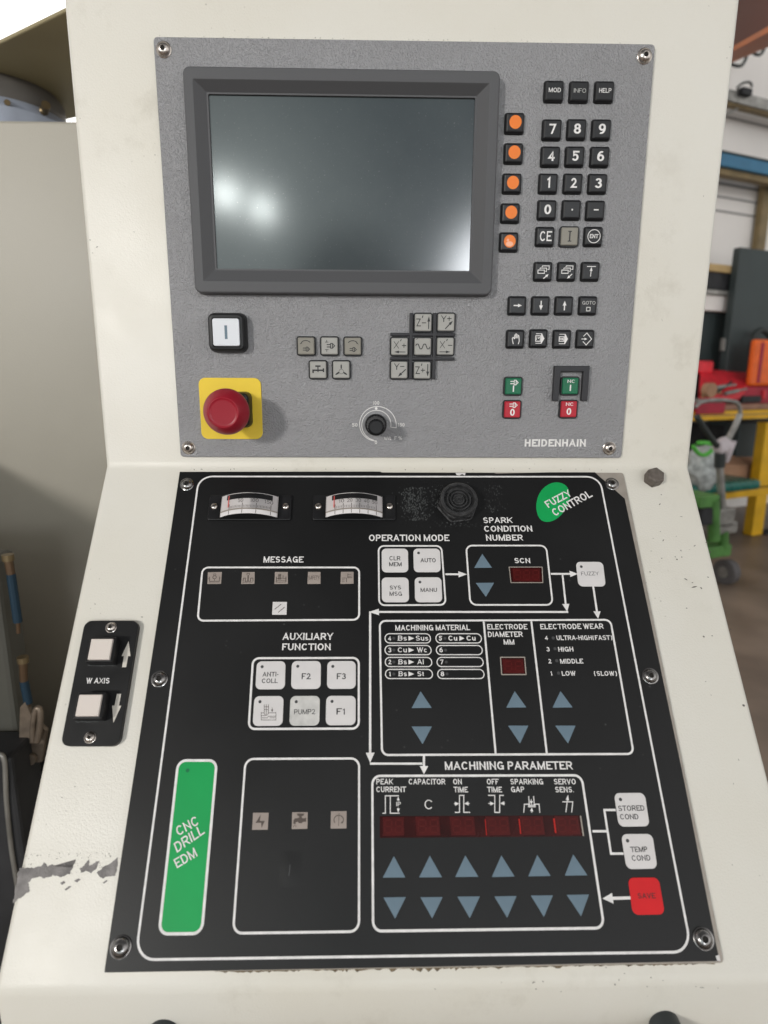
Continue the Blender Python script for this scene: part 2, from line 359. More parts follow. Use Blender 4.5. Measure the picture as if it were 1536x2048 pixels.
def glyphs(txt, sw):
    V = []; F = []; x = 0.0; z = 0
    for ch in txt:
        if ch == ' ': x += .30; continue
        w, strokes = GL[ch]; w = max(w, sw); low, high = (-.25, 1.25) if ch in '()' else (0.0, 1.0)
        for s in strokes:
            cl = s[0] == 'c'; pts = [Vector((sw / 2 + px_ * (w - sw), sw / 2 + py_ * (1 - sw))) for px_, py_ in (s[1:] if cl else s)]
            if not cl:
                raw = s
                for e, nb in ((0, 1), (-1, -2)):
                    if raw[e][1] in (0, 1) or raw[e][0] in (0, 1): pts[e] = pts[e] + (pts[e] - pts[nb]).normalized() * sw * (1.0 if raw[e][1] in (0, 1) and raw[nb][0] != raw[e][0] else .5)
            v, f = strip(pts, sw, 0, cl); z += 1; o = len(V)
            V += [Vector((x + a, min(max(b, low), high), z * 2e-6)) for a, b, _ in v]; F += [tuple(i + o for i in q) for q in f]
        x += w + .115 + sw * .18
    return V, F
def text(txt, bl, br, tl, h, bold=0.0):
    """lettering whose ink runs from bl to br on the base line and whose capitals reach tl"""
    sw = .205 if bold >= .026 else .17 if bold >= .018 else .145 if bold >= .01 else .115 if bold > 0 else .095
    V, F = glyphs(txt, sw)
    x0 = min(v.x for v in V); x1 = max(v.x for v in V)
    bl, br, tl = Vector(bl), Vector(br), Vector(tl); out = []
    for v in V:
        q = bl + (br - bl) * ((v.x - x0) / (x1 - x0)) + (tl - bl) * v.y; out.append((q.x, q.y, h + v.z))
    return out, F
# ------------------------------------------------------------------ console cabinet
XL, XR, HB = -0.0637, 0.4313, -0.003
def uL(v, h):                                # lower face (v below the fold, height h) -> (Y, Z)
    q = ORG + EL[1] * v + EL[2] * h; return q.y, q.z
VB = -0.357
k_ = math.tan(TH / 2)
fold = (0.003, Z0 - 0.003 * math.tan(TH / 2))
bend = uL(VB, HB)
prof = [(0.30, Z0 + 0.46), (0.003, Z0 + 0.46), fold, bend, (bend[0], bend[1] - 0.30), (0.30, bend[1] - 0.30)]
V = [(XL, y, z - 0.0) for y, z in prof] + [(XR, y, z) for y, z in prof]
n_ = len(prof)
F = [tuple(range(n_)), tuple(range(n_, 2 * n_))[::-1]] + [(i, i + n_, (i + 1) % n_ + n_, (i + 1) % n_) for i in range(n_)]
cab = mk('console_cabinet', V, F, 'paint', None, origin=Vector((0.18, 0.1, Z0)))
bm = bmesh.new(); bm.from_mesh(cab.data)
bmesh.ops.recalc_face_normals(bm, faces=bm.faces)
bmesh.ops.bevel(bm, geom=[e for e in bm.edges if max(v.co.y for v in e.verts) < 0.15], offset=0.0042, segments=4, profile=0.5, affect='EDGES')
for f in bm.faces: f.smooth = True
bm.to_mesh(cab.data); bm.free()
cab.data.set_sharp_from_angle(angle=math.radians(35))
tag(cab, 'cream painted steel machine console with a bent front, chipped paint low on its left edge', 'console cabinet')

def cabpts(E, pts, h):
    out = []
    for x, y in pts:
        p = on(E, x, y, h); out.append(ORG + E[0] * p.x + E[1] * p.y + E[2] * h)
    return out
def cabpoly(E, polys, name, m, h=-0.0028):
    V = []; F = []
    for i, p in enumerate(polys):
        q = cabpts(E, p, h + (i % 9) * 0.000008)
        a = sum(p[j][0] * p[(j + 1) % len(p)][1] - p[(j + 1) % len(p)][0] * p[j][1] for j in range(len(p)))
        if a > 0: q = q[::-1]
        o = len(V); V += q; F.append(tuple(range(o, o + len(q))))
    return mk(name, V, F, m, cab)
z8 = lambda x, y: (x / 2.496, 1080 + y / 2.496)
def jag(p, amp, k=3):                        # roughen an outline
    out = []
    for i in range(len(p)):
        a, b = p[i], p[(i + 1) % len(p)]
        for j in range(k):
            t = j / k; s = amp if j else amp * 0.3
            out.append((a[0] + (b[0] - a[0]) * t + random.uniform(-s, s), a[1] + (b[1] - a[1]) * t + random.uniform(-s, s)))
    return out
big = [(96, 1640), (150, 1638), (205, 1630), (222, 1610), (240, 1630), (258, 1618), (275, 1628), (300, 1622), (330, 1632), (352, 1635), (378, 1595),
       (366, 1635), (345, 1668), (310, 1682), (262, 1672), (225, 1690), (195, 1680), (160, 1688), (140, 1712), (148, 1750), (120, 1775), (92, 1790), (66, 1815), (72, 1760), (84, 1690)]
pch = cabpoly(EL, [jag([z8(*q) for q in big], 1.7, 6),
                   jag([z8(*q) for q in [(398, 1640), (420, 1625), (447, 1592), (444, 1630), (470, 1612), (498, 1600), (478, 1645), (455, 1665), (430, 1652), (408, 1660)]], 1.2, 5),
                   jag([z8(*q) for q in [(484, 1660), (520, 1630), (560, 1608), (590, 1585), (584, 1630), (576, 1675), (540, 1678), (515, 1690), (495, 1680)]], 1.2, 5),
                   jag([z8(*q) for q in [(300, 1712), (318, 1702), (326, 1712), (308, 1722)]], 0.5),
                   jag([z8(*q) for q in [(370, 1700), (390, 1690), (404, 1694), (384, 1710)]], 0.5),
                   jag([z8(*q) for q in [(322, 1745), (345, 1728), (358, 1728), (330, 1750)]], 0.4),
                   jag([z8(*q) for q in [(512, 1712), (530, 1698), (538, 1700), (520, 1715)]], 0.4)], 'chipped_paint', 'primer')
pch['label'] = 'patch of exposed grey primer where cream paint has flaked off'
z3 = lambda x, y: (1180 + x / 4.315, 880 + y / 4.315)
chips = []
def fleck(x, y, l, w, a):
    c_, s_ = math.cos(a), math.sin(a)
    pts = [(-l, 0), (-l * .4, -w), (l * .5, -w * .7), (l, w * .2), (l * .3, w), (-l * .5, w * .6)]
    chips.append([(x + (p * c_ - q * s_) + random.uniform(-.15, .15), y + (p * s_ + q * c_)) for p, q in pts])
for x, y, l, w, a in [(616, 472, 1.6, .8, 0), (602, 554, 2.3, 1.1, -.9), (788, 661, 3.4, .5, .1), (632, 866, 2.6, .9, -1.1), (1006, 883, 2.6, .8, .1), (903, 913, 2.4, 1, -.6),
                      (785, 954, 1.8, 1, .9), (1038, 966, 1.8, 1.2, .8), (735, 1008, 1.4, .8, .4), (792, 1010, 1.5, .9, 1), (750, 1030, 1.9, 1.5, .5), (619, 1020, 1.4, .9, 0),
                      (518, 1138, 1.7, 1, .8), (528, 958, 1, .7, 0), (828, 1202, 4.4, 1, .45), (884, 1231, 2, .9, -.3), (900, 1268, 6.2, 1.3, -.25), (960, 1278, 3, 1.2, .7),
                      (1018, 1183, 2, .9, .3), (834, 1451, 1.9, .9, .1), (607, 790, 1, .7, 0), (745, 830, .8, .6, 0), (545, 848, 1.2, .5, 0), (860, 945, 1, .4, 0)]:
    fleck(*z3(x, y), l, w, a)
z9 = lambda x, y: (1290 + x / 2.845, 1240 + y / 2.845)
for x, y, l, w, a in [(334, 94, 2.4, 1.6, .5), (382, 90, 1.6, 1, 0), (488, 52, 1.4, 1.2, .5), (561, 486, 3.2, 2.4, .4), (533, 795, 2.2, .8, 1.1), (504, 932, 1.2, .8, 0), (497, 1393, 1.3, .8, .7),
                      (376, 427, 1.2, .8, 0), (652, 1455, 1, .7, 0), (345, 350, 1.5, .7, 0)]:
    fleck(*z9(x, y), l, w, a)
for x, y, l, w, a in [(410, 1300, 1, .7, 0), (246, 322, 1, .7, 0)]: fleck(x, y, l, w, a)
for x, y, l, w, a in [(1067, 1965, 3.6, 1.2, -.5), (1086, 1963, 1.5, 1.1, 0), (1072, 1978, 1.6, 1.2, 0), (1230, 1969, 1.6, 1.6, .5), (1238, 1960, 1.6, 1, .9), (1302, 1955, 1.6, 1.2, .4),
                      (1294, 1973, 1.2, 1, 0), (1404, 1975, 5, .8, 0), (1392, 1973, 1.2, 1, 0), (1436, 1976, 1.2, .7, 0), (1212, 1935, 2.2, .8, 0), (1249, 1947, 1.6, .8, 0), (870, 1978, 1.8, .8, 0),
                      (1122, 1983, 1.3, .8, 0), (1003, 1965, 1, .8, 0), (1326, 1961, 1.4, .7, 0), (205, 1345, .8, .6, 0), (150, 1573, 1.4, .9, 0), (176, 1570, 1, .8, 0), (124, 1595, 2, .7, .4), (132, 1622, 1.5, .5, 0),
                      (190, 1208, 1.3, 1, 0), (284, 1234, 2, 1, 0)]: fleck(x, y, l, w, a)
for i in range(70):                          # scratches and flakes around the worn patch
    x = random.uniform(42, 232); y = 1724 - (x - 40) * .03 + random.choice([random.uniform(-16, -4), random.uniform(4, 34)])
    fleck(x, y, random.uniform(.5, 2.6), random.uniform(.25, .7), random.choice([random.uniform(-1.9, -1.1), random.uniform(-.4, .2)]))
cabpoly(EL, chips, 'paint_chip', 'chip')
ch2 = chips; chips = []
for x, y, l, w, a in [(1472, 58, 1.5, 1.1, -.7), (1418, 12, .8, .7, 0), (1460, 94, 2.4, .4, 0), (310, 310, 1.2, .8, .3), (268, 464, 1.6, .6, .2), (180, 480, 1.6, .9, .5), (194, 494, 2.6, .8, -.5), (185, 506, 2, .5, 0),
                      (160, 237, 1, .8, 0), (1407, 392, .9, .8, 0), (1324, 640, 3, .3, 1.2)]: fleck(x, y, l, w, a)
for i in range(26):
    x = random.uniform(312, 1240); fleck(x, 73 + (x - 306) * .015 - random.uniform(0.5, 2.5), random.uniform(.5, 1.6), random.uniform(.4, .9), random.uniform(0, 3))
cabpoly(EU, chips, 'paint_chip', 'chip')
top_, bot_ = [], []                          # dried grime along the lower edge of the black panel
x = 430.0
while x < 1432:
    y = 1945 - (x - 208) * 0.0162; k_ = max(0, 1 - abs(x - 860) / 620)
    top_.append((x, y + 1.2)); bot_.append((x, y + 1.6 + random.uniform(0, 1) ** 2.5 * (2 + 6 * k_))); x += random.uniform(2, 9)
P_up, P_dn = cabpts(EL, top_, -.00278), cabpts(EL, bot_, -.00278); n_ = len(top_)
mk('grime_line', P_up + P_dn, [(j, n_ + j, n_ + j + 1, j + 1) for j in range(n_ - 1)], 'grime', cab)
chips = []
for i in range(40):
    x = random.uniform(375, 1240); fleck(x, 937 + random.uniform(-2, 3), random.uniform(.6, 1.6), random.uniform(.4, .9), random.uniform(0, 3))
for x in (1243, 1262, 1292, 1335, 1368): fleck(x, 928 + random.uniform(-1, 1), random.uniform(1, 5), .4, .05)
cabpoly(EL, chips, 'paint_chip', 'chip')

# hexagon bolt beside the black panel, and the grab handle at the bottom
fm_ = frame(EL)
c0 = on(EL, 1313, 949, 0.006)
hx = [(c0.x + 0.0078 * math.cos(a), c0.y + 0.0078 * math.sin(a)) for a in [0.3 + i * math.pi / 3 for i in range(6)]]
V, F = loft(hx, 0.0012, [(0, -0.003), (0, 0.0045), (0.0006, 0.0056), (0.0018, 0.0062)], 3)
for i, (x, y, h) in enumerate(V):
    if h > 0.004: V[i] = (x, y, h + random.uniform(-.0004, .0003))
bolt = mk('hex_bolt', V, F, 'bolt', None, origin=Vector((c0.x, c0.y, -0.003)))
o_ = fm_ @ Vector((c0.x, c0.y, -0.003)); bolt.matrix_world = Matrix.Translation(o_) @ fm_.to_3x3().to_4x4()
tag(bolt, 'dark oxidised hexagon bolt head on the cream console right of the black panel', 'bolt')

def box(x0, x1, y0, y1, z0, z1):
    V = [(x, y, z) for z in (z0, z1) for y in (y0, y1) for x in (x0, x1)]
    return V, [(0, 2, 3, 1), (4, 5, 7, 6), (0, 1, 5, 4), (2, 6, 7, 3), (0, 4, 6, 2), (1, 3, 7, 5)]
def tube(pts, r, seg=16, caps=True):
    pts = [Vector(p) for p in pts]; V = []; F = []; n = len(pts); up = None
    for i in range(n):
        t = (pts[min(i + 1, n - 1)] - pts[max(i - 1, 0)]).normalized()
        if up is None: up = t.orthogonal().normalized()
        up = (up - t * up.dot(t)).normalized(); w = t.cross(up)
        rr = r[i] if isinstance(r, (list, tuple)) else r
        for k in range(seg):
            a = 2 * math.pi * k / seg; V.append(pts[i] + (up * math.cos(a) + w * math.sin(a)) * rr)
    for i in range(n - 1):
        for k in range(seg):
            j = (k + 1) % seg; F.append((i * seg + k, i * seg + j, (i + 1) * seg + j, (i + 1) * seg + k))
    if caps: F.append(tuple(range(seg))[::-1]); F.append(tuple(range((n - 1) * seg, n * seg)))
    return V, F
def hit(x, y, axis, val):                    # measured point on the world plane axis = val
    d = ray(x, y); t = (val - CAM[axis]) / d[axis]; return CAM + d * t
gl, gr = hit(329, 2062, 1, bend[0]), hit(1327, 2046, 1, bend[0])
zz = (gl.z + gr.z) / 2
gh = bpy.data.objects.new('grab_handle', None); COL.objects.link(gh); gh.location = (gl.x, bend[0], zz); ABS[gh.name] = gh.location.copy()
tag(gh, 'dark grey grab handle whose two posts stick out below the black panel', 'handle')
for g in (gl, gr):
    V, F = tube([(g.x, bend[0] + .001, zz), (g.x, bend[0] - .006, zz), (g.x, bend[0] - 0.09, zz)], [.0092, .0092, .0092], 28)
    mk('handle_post', V, F, 'grip', gh, smooth=False).data.set_sharp_from_angle(angle=math.radians(40))
V, F = tube([(gl.x - .02, bend[0] - .1, zz), (gr.x + .02, bend[0] - .1, zz)], .0125, 24); mk('handle_bar', V, F, 'grip', gh, smooth=False)

# ------------------------------------------------------------------ upper display panel
def U(x, y, h=0.0): return on(EU, x, y, h)
def L(x, y, h=0.0): return on(EL, x, y, h)
def panel(name, E, V, F, m, org):
    o = mk(name, V, F, m, None, origin=Vector(org))
    f = frame(E); o.matrix_world = Matrix.Translation(f @ Vector(org)) @ f.to_3x3().to_4x4()
    return o
q = [U(306, 73), U(1311, 88), U(1243, 916), U(361, 914)]
V, F = loft(q, 0.003, [(0, HB), (0, -0.0006), (0.0002, -0.0002), (0.0006, 0)], 5, True, True)
up = panel('display_panel', EU, V, F, 'plate', (0.18, 0.01, HB))
tag(up, 'upright grey control panel with a dark screen, black keypad and red emergency stop button', 'control panel')

def px_text(E, parent, name, txt, a, b, cap, h, m, bold=0.0, tl=None, skew=0.0):
    A, B = on(E, *a, h), on(E, *b, h)
    if tl is None:
        d = (B - A).normalized(); hh = abs((on(E, a[0], a[1] - cap, h) - A).y); T = A + Vector((-d.y, d.x)) * hh + d * hh * skew
    else: T = on(E, *tl, h)
    V, F = text(txt, A, B, T, lift(h), bold)
    return mk(name, V, F, m, parent)

# screws
def screw(parent, c, r, m, h=0.0, rot=0.0):
    V, F = lathe(c.x, c.y, [(r * 1.12, h), (r * 1.12, h + r * .10), (r, h + r * .16), (r * .93, h + r * .38), (r * .72, h + r * .60), (r * .46, h + r * .71), (r * .36, h + r * .715), (r * .33, h + r * .68), (r * .33, h + r * .2)], 28)
    s = mk('screw', V, F, m, parent, smooth=True)
    s.data.set_sharp_from_angle(angle=math.radians(38))
    hp = [(c.x + r * .345 * math.cos(rot + i * math.pi / 3), c.y + r * .345 * math.sin(rot + i * math.pi / 3)) for i in range(6)]
    V, F = poly(hp, h + r * .55); mk('hex_socket', V, F, 'hole', s)
    return s
for i, (x, y) in enumerate([(326, 97), (1291, 110), (1220, 897), (376, 896)]):
    screw(up, U(x, y, .002), 0.0050, 'steel', 0.0, i * .4)

# screen and its raised surround
TB, TI = 0.0085, 0.0022
ob = [U(366, 131, TB), U(1002, 141, TB), U(982.5, 590, TB), U(388, 585.5, TB)]
ib = [U(386, 159, TB), U(980.5, 166.5, TB), U(962, 566, TB), U(407.5, 561, TB)]
sb = [U(413, 185, TI), U(954, 191.5, TI), U(942.5, 545.5, TI), U(430, 540, TI)]
def reg(p):                                  # true rectangle through four measured corners
    l = (p[0].x + p[3].x) / 2; r = (p[1].x + p[2].x) / 2; t = (p[0].y + p[1].y) / 2; b = (p[2].y + p[3].y) / 2
    return [Vector((l, b)), Vector((r, b)), Vector((r, t)), Vector((l, t))]
ob, ib, sb = reg(ob), reg(ib), reg(sb)
rings = [(rounded(inset(ob, -.0005), .0055, 6), 0.0001), (rounded(ob, .005, 6), TB - .0012), (rounded(inset(ob, .0004), .0048, 6), TB - .0004), (rounded(inset(ob, .0012), .004, 6), TB),
         (rounded(inset(ib, -.0004), .0006, 6), TB), (rounded(ib, .0006, 6), TB - .0003), (rounded(sb, .001, 6), TI), (rounded(inset(sb, .0012), .001, 6), TI), (rounded(inset(sb, .0012), .001, 6), TI - .002)]
V = [(p.x, p.y, h) for r_, h in rings for p in r_]; n_ = len(rings[0][0]); F = []
for k in range(len(rings) - 1):
    for i in range(n_):
        j = (i + 1) % n_; F.append((k * n_ + i, k * n_ + j, (k + 1) * n_ + j, (k + 1) * n_ + i))
bz = mk('screen_bezel', V, F, 'bezel', up)
V, F = loft(inset(sb, 0.0005), 0, [(0, TI - 0.0016)], 1); 
scr = mk('screen', V, F, 'screen', up)
scr['label'] = 'switched off screen reflecting two hall lamps'

# keys
KS = 0.0071                                  # half size of a key
def key(name, x, y, cap, label, half=KS, ht=0.0036, collar=True):
    c = U(x, y, ht); s = half
    sq = lambda d: [Vector((c.x - s - d, c.y - s - d)), Vector((c.x + s + d, c.y - s - d)), Vector((c.x + s + d, c.y + s + d)), Vector((c.x - s - d, c.y + s + d))]
    if cap == 'key_black': rg = [(0, 0), (0.0001, ht - .0013), (.0004, ht - .0007), (.0010, ht - .00025), (.0017, ht)]
    else: rg = [(0.0004, 0), (0.0005, ht - .001), (.0007, ht - .0004), (.0012, ht)]
    V, F = loft(sq(0), .0016, rg, 4)
    k = mk(name, V, F, cap, up); k['label'] = label
    if cap == 'key_black': V, F = loft(sq(.0004), .0018, [(0, 0), (0, .0006), (.0002, .0008)], 4)
    else: V, F = loft(sq(.0006), .0022, [(0, 0), (0, ht - .0018), (.0003, ht - .0015)], 4)
    mk('key_collar', V, F, 'black', k)
    k['cu'], k['cv'], k['ct'] = c.x, c.y, ht + .00008
    return k
def legend(k, parts, m):                     # parts: functions of (centre, half, height)
    c = Vector((k['cu'], k['cv'])); out = []
    for p in parts: out.append(p(c, KS, lift(k['ct'])))
    V, F = join(*out); mk('legend', V, F, m, k)
def T_(txt, x0, x1, y, cap, bold=0.0): return lambda c, s, h: text(txt, c + Vector((x0, y)) * s, c + Vector((x1, y)) * s, c + Vector((x0, y + cap)) * s, h, bold)
def S_(pts, w=.11, closed=False): return lambda c, s, h: strip([c + Vector(p) * s for p in pts], w * s, h, closed)
def A_(a, b, w=.11, hl=.4, hw=.36): return lambda c, s, h: arrow(c + Vector(a) * s, c + Vector(b) * s, w * s, hl * s, hw * s, h)
def P_(pts): return lambda c, s, h: poly([c + Vector(p) * s for p in pts], h)
def C_(x, y, r, w=.1, a0=0, a1=360, n=24):
    full = abs(a1 - a0) >= 360
    pts = [(x + r * math.cos(math.radians(a0 + (a1 - a0) * i / n)), y + r * math.sin(math.radians(a0 + (a1 - a0) * i / n))) for i in range(n if full else n + 1)]
    return S_(pts, w, full)
def D_(x, y, r): return lambda c, s, h: disc(c + Vector((x, y)) * s, r * s, h)
for t, x, y in [('MOD', 1109, 181), ('INFO', 1159.5, 182), ('HELP', 1210, 182)]:
    k = key('function_key', x, y, 'key_black', 'black key lettered ' + t)
    legend(k, [T_(t, -.62, .66, -.16, .42 if t != 'INFO' else .40, .012 if t != 'INFO' else 0)], 'white' if t != 'INFO' else 'mem_grey')
for i, (x, y) in enumerate([(1030, 245), (1028, 305.5), (1025, 366), (1021.5, 425.5), (1018.5, 483.5)]):
    k = key('soft_key', x, y, 'key_black', ['black key with a large orange dot', 'black key with a pale spotted orange dot, lowest of five'][i == 4])
    legend(k, [lambda c, s, h: disc(c + Vector((.05, .05)) * s, .66 * s, h, 32, 0.98)], 'orange_dot')
    if i == 4:
        cu_ = Vector((k['cu'], k['cv'])); V, F = join(disc(cu_ + Vector((.0002, -.0016)), .0019, k['ct'] + .0002, 18, 1.5), disc(cu_ + Vector((-.0012, .0012)), .0010, k['ct'] + .0002, 14)); mk('pale_spot', V, F, mat('pale_orange_print', (.86, .42, .26), .3), k)  # paler spots laid over the lowest orange dot
nums = [('7', 1105, 258), ('8', 1154.5, 257.5), ('9', 1204, 258), ('4', 1102, 312), ('5', 1151, 312), ('6', 1201, 312.5), ('1', 1097.5, 366), ('2', 1147, 366), ('3', 1196.5, 366.5),
        ('0', 1095, 419), ('.', 1144, 419), ('-', 1192, 420)]
for t, x, y in nums:
    k = key('number_key', x, y, 'key_black', 'black key with ' + {'.': 'a decimal point', '-': 'a minus sign'}.get(t, 'the numeral ' + t))
    if t == '.': legend(k, [D_(.02, -.02, .09)], 'white')
    elif t == '-': legend(k, [S_([(-.24, .02), (.28, .02)], .13)], 'white')
    elif t == '1': legend(k, [S_([(-.16, .30), (.06, .48), (.06, -.48)], .17)], 'white')
    else: legend(k, [T_(t, -.36, .4, -.48, .98, .022)], 'white')
k = key('entry_key', 1091, 472.5, 'key_black', 'black key lettered CE'); legend(k, [T_('CE', -.62, .7, -.5, 1.02, .012)], 'white')
k = key('entry_key', 1139.5, 472.5, 'beige_dark', 'beige key with a capital I'); legend(k, [S_([(.0, .45), (.0, -.45)], .13), S_([(-.2, .5), (.2, .5)], .1), S_([(-.2, -.5), (.2, -.5)], .1)], 'dark_print')
k = key('entry_key', 1188, 472.5, 'key_black', 'black key with ENT in a circle'); legend(k, [C_(0, 0, .68, .075), T_('ENT', -.47, .49, -.2, .42, .02)], 'white')
def pages(dirn):
    r = [S_([(-.62, -.22), (.1, -.22), (.1, .12), (-.62, .12)], .08, True), S_([(-.42, .2), (-.38, .33), (.32, .33), (.32, -.02), (.2, -.02)], .08), S_([(-.2, .42), (-.14, .56), (.6, .56), (.6, .2), (.42, .2)], .08)]
    return r + [A_((.02, -.78), (.58, -.3), .1, .34, .3) if dirn else A_((.56, -.28), (.02, -.78), .1, .34, .3)]
k = key('page_key', 1087, 542.5, 'key_black', 'black key with stacked pages and an arrow pointing up'); legend(k, pages(1), 'white')
k = key('page_key', 1134.5, 542.5, 'key_black', 'black key with stacked pages and an arrow pointing down'); legend(k, pages(0), 'white')
k = key('cursor_key', 1182, 542.5, 'key_black', 'black key with an arrow up to a bar'); legend(k, [S_([(-.48, .5), (.5, .5)], .08), A_((-.02, -.56), (.02, .46), .08, .42, .3)], 'white')
k = key('cursor_key', 1035, 611, 'key_black', 'black key with an arrow to the right'); legend(k, [A_((-.44, 0), (.5, 0), .13, .45, .38)], 'white')
k = key('cursor_key', 1082, 611, 'key_black', 'black key with an arrow downwards'); legend(k, [A_((0, .5), (0, -.5), .13, .5, .42)], 'white')
k = key('cursor_key', 1129, 611, 'key_black', 'black key with an arrow upwards'); legend(k, [A_((0, -.52), (0, .5), .13, .5, .42)], 'white')
k = key('cursor_key', 1177, 611, 'key_black', 'black key lettered GOTO above a small square'); legend(k, [T_('GOTO', -.72, .76, .1, .38, .008), S_([(-.2, -.58), (.2, -.58), (.2, -.2), (-.2, -.2)], .09, True)], 'mem_grey')
k = key('mode_key', 1031.5, 678, 'key_black', 'black key with a white hand')
legend(k, [S_([(-.26, -.56), (-.36, -.2), (-.4, .1), (-.3, .18), (-.14, .0)], .09), S_([(.3, -.56), (.4, -.25), (.36, .25), (.3, .42)], .09),
           S_([(-.14, .0), (-.14, .42), (-.05, .46)], .1), S_([(.0, .08), (.0, .56), (.06, .58)], .1), S_([(.12, .08), (.12, .54)], .08), S_([(.24, .08), (.24, .46)], .08)], 'white')
k = key('mode_key', 1078, 677, 'key_black', 'black key with a square and a pointed tab')
legend(k, [S_([(-.38, -.3), (.16, -.3), (.16, .3), (-.38, .3)], .09, True), S_([(-.1, .0), (.06, .14)], .12), S_([(-.3, -.16), (-.24, .16)], .07), S_([(-.38, .52), (.3, .52)], .07), S_([(-.38, -.52), (.3, -.52)], .07), P_([(.3, .56), (.62, 0), (.3, -.56), (.22, -.5), (.22, .5)])], 'white')
k = key('mode_key', 1125, 678, 'key_black', 'black key with a barred square and a pointed tab')
legend(k, [S_([(-.38, -.24), (.16, -.24), (.16, .24), (-.38, .24)], .09, True), A_((-.32, 0), (.14, 0), .12, .2, .3), S_([(-.38, .52), (.3, .52)], .07), S_([(-.38, -.52), (.3, -.52)], .07), P_([(.3, .56), (.62, 0), (.3, -.56), (.22, -.5), (.22, .5)])], 'white')
k = key('mode_key', 1171.5, 678, 'key_black', 'black key with an arrow entering a diamond')
legend(k, [S_([(-.3, .28), (.08, .66), (.66, 0), (.08, -.66), (-.3, -.28)], .08), A_((-.5, 0), (.16, 0), .08, .3, .28)], 'white')
plug = lambda x, y, z=1.0: [S_([(x - .36 * z, y + .13 * z), (x + .06 * z, y + .13 * z)], .1 * z), S_([(x - .36 * z, y - .13 * z), (x + .06 * z, y - .13 * z)], .1 * z), S_([(x + .08 * z, y - .26 * z), (x + .3 * z, y - .26 * z), (x + .3 * z, y + .26 * z), (x + .08 * z, y + .26 * z)], .09 * z, True), S_([(x + .33 * z, y + .2 * z), (x + .54 * z, y), (x + .33 * z, y - .2 * z)], .09 * z)]
k = key('start_key', 1027, 772.5, 'green_key', 'green key with a plug above a bar'); legend(k, plug(-.02, .42) + [S_([(.0, .08), (.0, -.62)], .14)], 'white')
k = key('stop_key', 1025, 819, 'red_key', 'red key with a plug above a zero'); legend(k, plug(-.02, .5) + [T_('0', -.27, .27, -.72, .8, .02)], 'white')
k = key('start_key', 1141, 772, 'green_key', 'green key lettered NC above a bar'); legend(k, [T_('NC', -.42, .44, .36, .36, .012), S_([(.0, .14), (.0, -.56)], .15)], 'white')
k = key('stop_key', 1138, 818.5, 'red_key', 'red key lettered NC above a zero'); legend(k, [T_('NC', -.44, .46, .4, .38, .012), T_('0', -.27, .27, -.64, .78, .02)], 'white')
k = key('spindle_key', 612, 692, 'beige_dark', 'beige key with a plug below an arc arrow to the left')
legend(k, [C_(-.02, -.12, .72, .085, 45, 128), P_([(-.46, .46), (-.72, .18), (-.42, .3)])] + plug(-.05, -.34, .85), 'dark_print')
k = key('spindle_key', 659, 692, 'beige', 'grey beige key with a plug between two contacts')
legend(k, plug(.05, .02) + [S_([(-.5, .42), (-.12, .42)], .06), S_([(-.31, .42), (-.31, .66)], .06), S_([(-.5, -.4), (-.12, -.4)], .06), S_([(-.31, -.4), (-.31, -.64)], .06)], 'dark_print')
k = key('spindle_key', 705.5, 692.5, 'beige_dark', 'beige key with a plug below an arc arrow to the right')
legend(k, [C_(.0, -.12, .72, .085, 52, 135), P_([(.44, .48), (.68, .18), (.38, .34)])] + plug(-.05, -.36, .85), 'dark_print')
k = key('coolant_key', 636, 739.5, 'beige', 'pale grey key with a black water tap')
legend(k, [S_([(-.56, -.36), (-.56, -.06), (.6, -.06)], .17), S_([(.62, .16), (.62, -.26)], .17), S_([(0, -.26), (0, .36)], .12), S_([(-.3, .4), (.3, .4)], .17)], 'dark_print')
k = key('spindle_key', 682.5, 739.5, 'beige', 'pale grey key with three arrows around a hub')
legend(k, [A_((0, .12), (0, .62), .14, .22, .2), A_((-.26, -.3), (-.7, -.58), .17, .15, .14), A_((.26, -.3), (.7, -.58), .17, .15, .14), C_(0, -.2, .26, .04, 0, 360, 16)], 'dark_print')
ax = [('Z', '-', 846.5, 645, 'up'), ('Y', '+', 892.5, 644.5, 'ne'), ('X', '+', 799, 693, 'left'), ('X', '-', 891, 692.5, 'right'), ('Y', '-', 798.5, 740, 'sw'), ('Z', '+', 844.5, 740.5, 'down')]
for a, s_, x, y, d in ax:
    k = key('axis_key', x, y, 'beige', 'grey key marked %s%s with an arrow' % (a, s_))
    pm = lambda X, Y: [S_([(X - .22, Y), (X + .26, Y)], .09)] + ([S_([(X, Y + .22), (X, Y + .05)], .08), S_([(X, Y - .05), (X, Y - .24)], .08)] if s_ == '+' else [])
    if a == 'Z':
        pr = [T_('Z', -.80, -.26, -.42, .84, .005), S_([(-.04, .76), (-.12, .5)], .1)] + pm(.06, -.04 if s_ == '-' else 0)
        pr += [A_((.62, -.7), (.62, .66), .1, .56, .34)] if d == 'up' else [A_((.62, .7), (.62, -.7), .1, .56, .34)]
    elif a == 'Y':
        pr = [T_('Y', -.62, .04, .02, .72, .005)] + pm(.32, .4)
        pr += [A_((-.1, -.72), (.74, .16), .11, .5, .34)] if d == 'ne' else [A_((.74, .08), (-.14, -.74), .11, .5, .34)]
    else:
        pr = [T_('X', -.68, -.04, -.22, .78, .005), S_([(.2, .8), (.1, .58)], .1)] + pm(.5, .1)
        pr += [A_((.68, -.6), (-.6, -.6), .09, .54, .3)] if d == 'left' else [A_((-.68, -.62), (.6, -.62), .09, .54, .3)]
    legend(k, pr, 'dark_print')
k = key('axis_key', 845.5, 693, 'beige', 'grey key with a wavy line for rapid traverse')
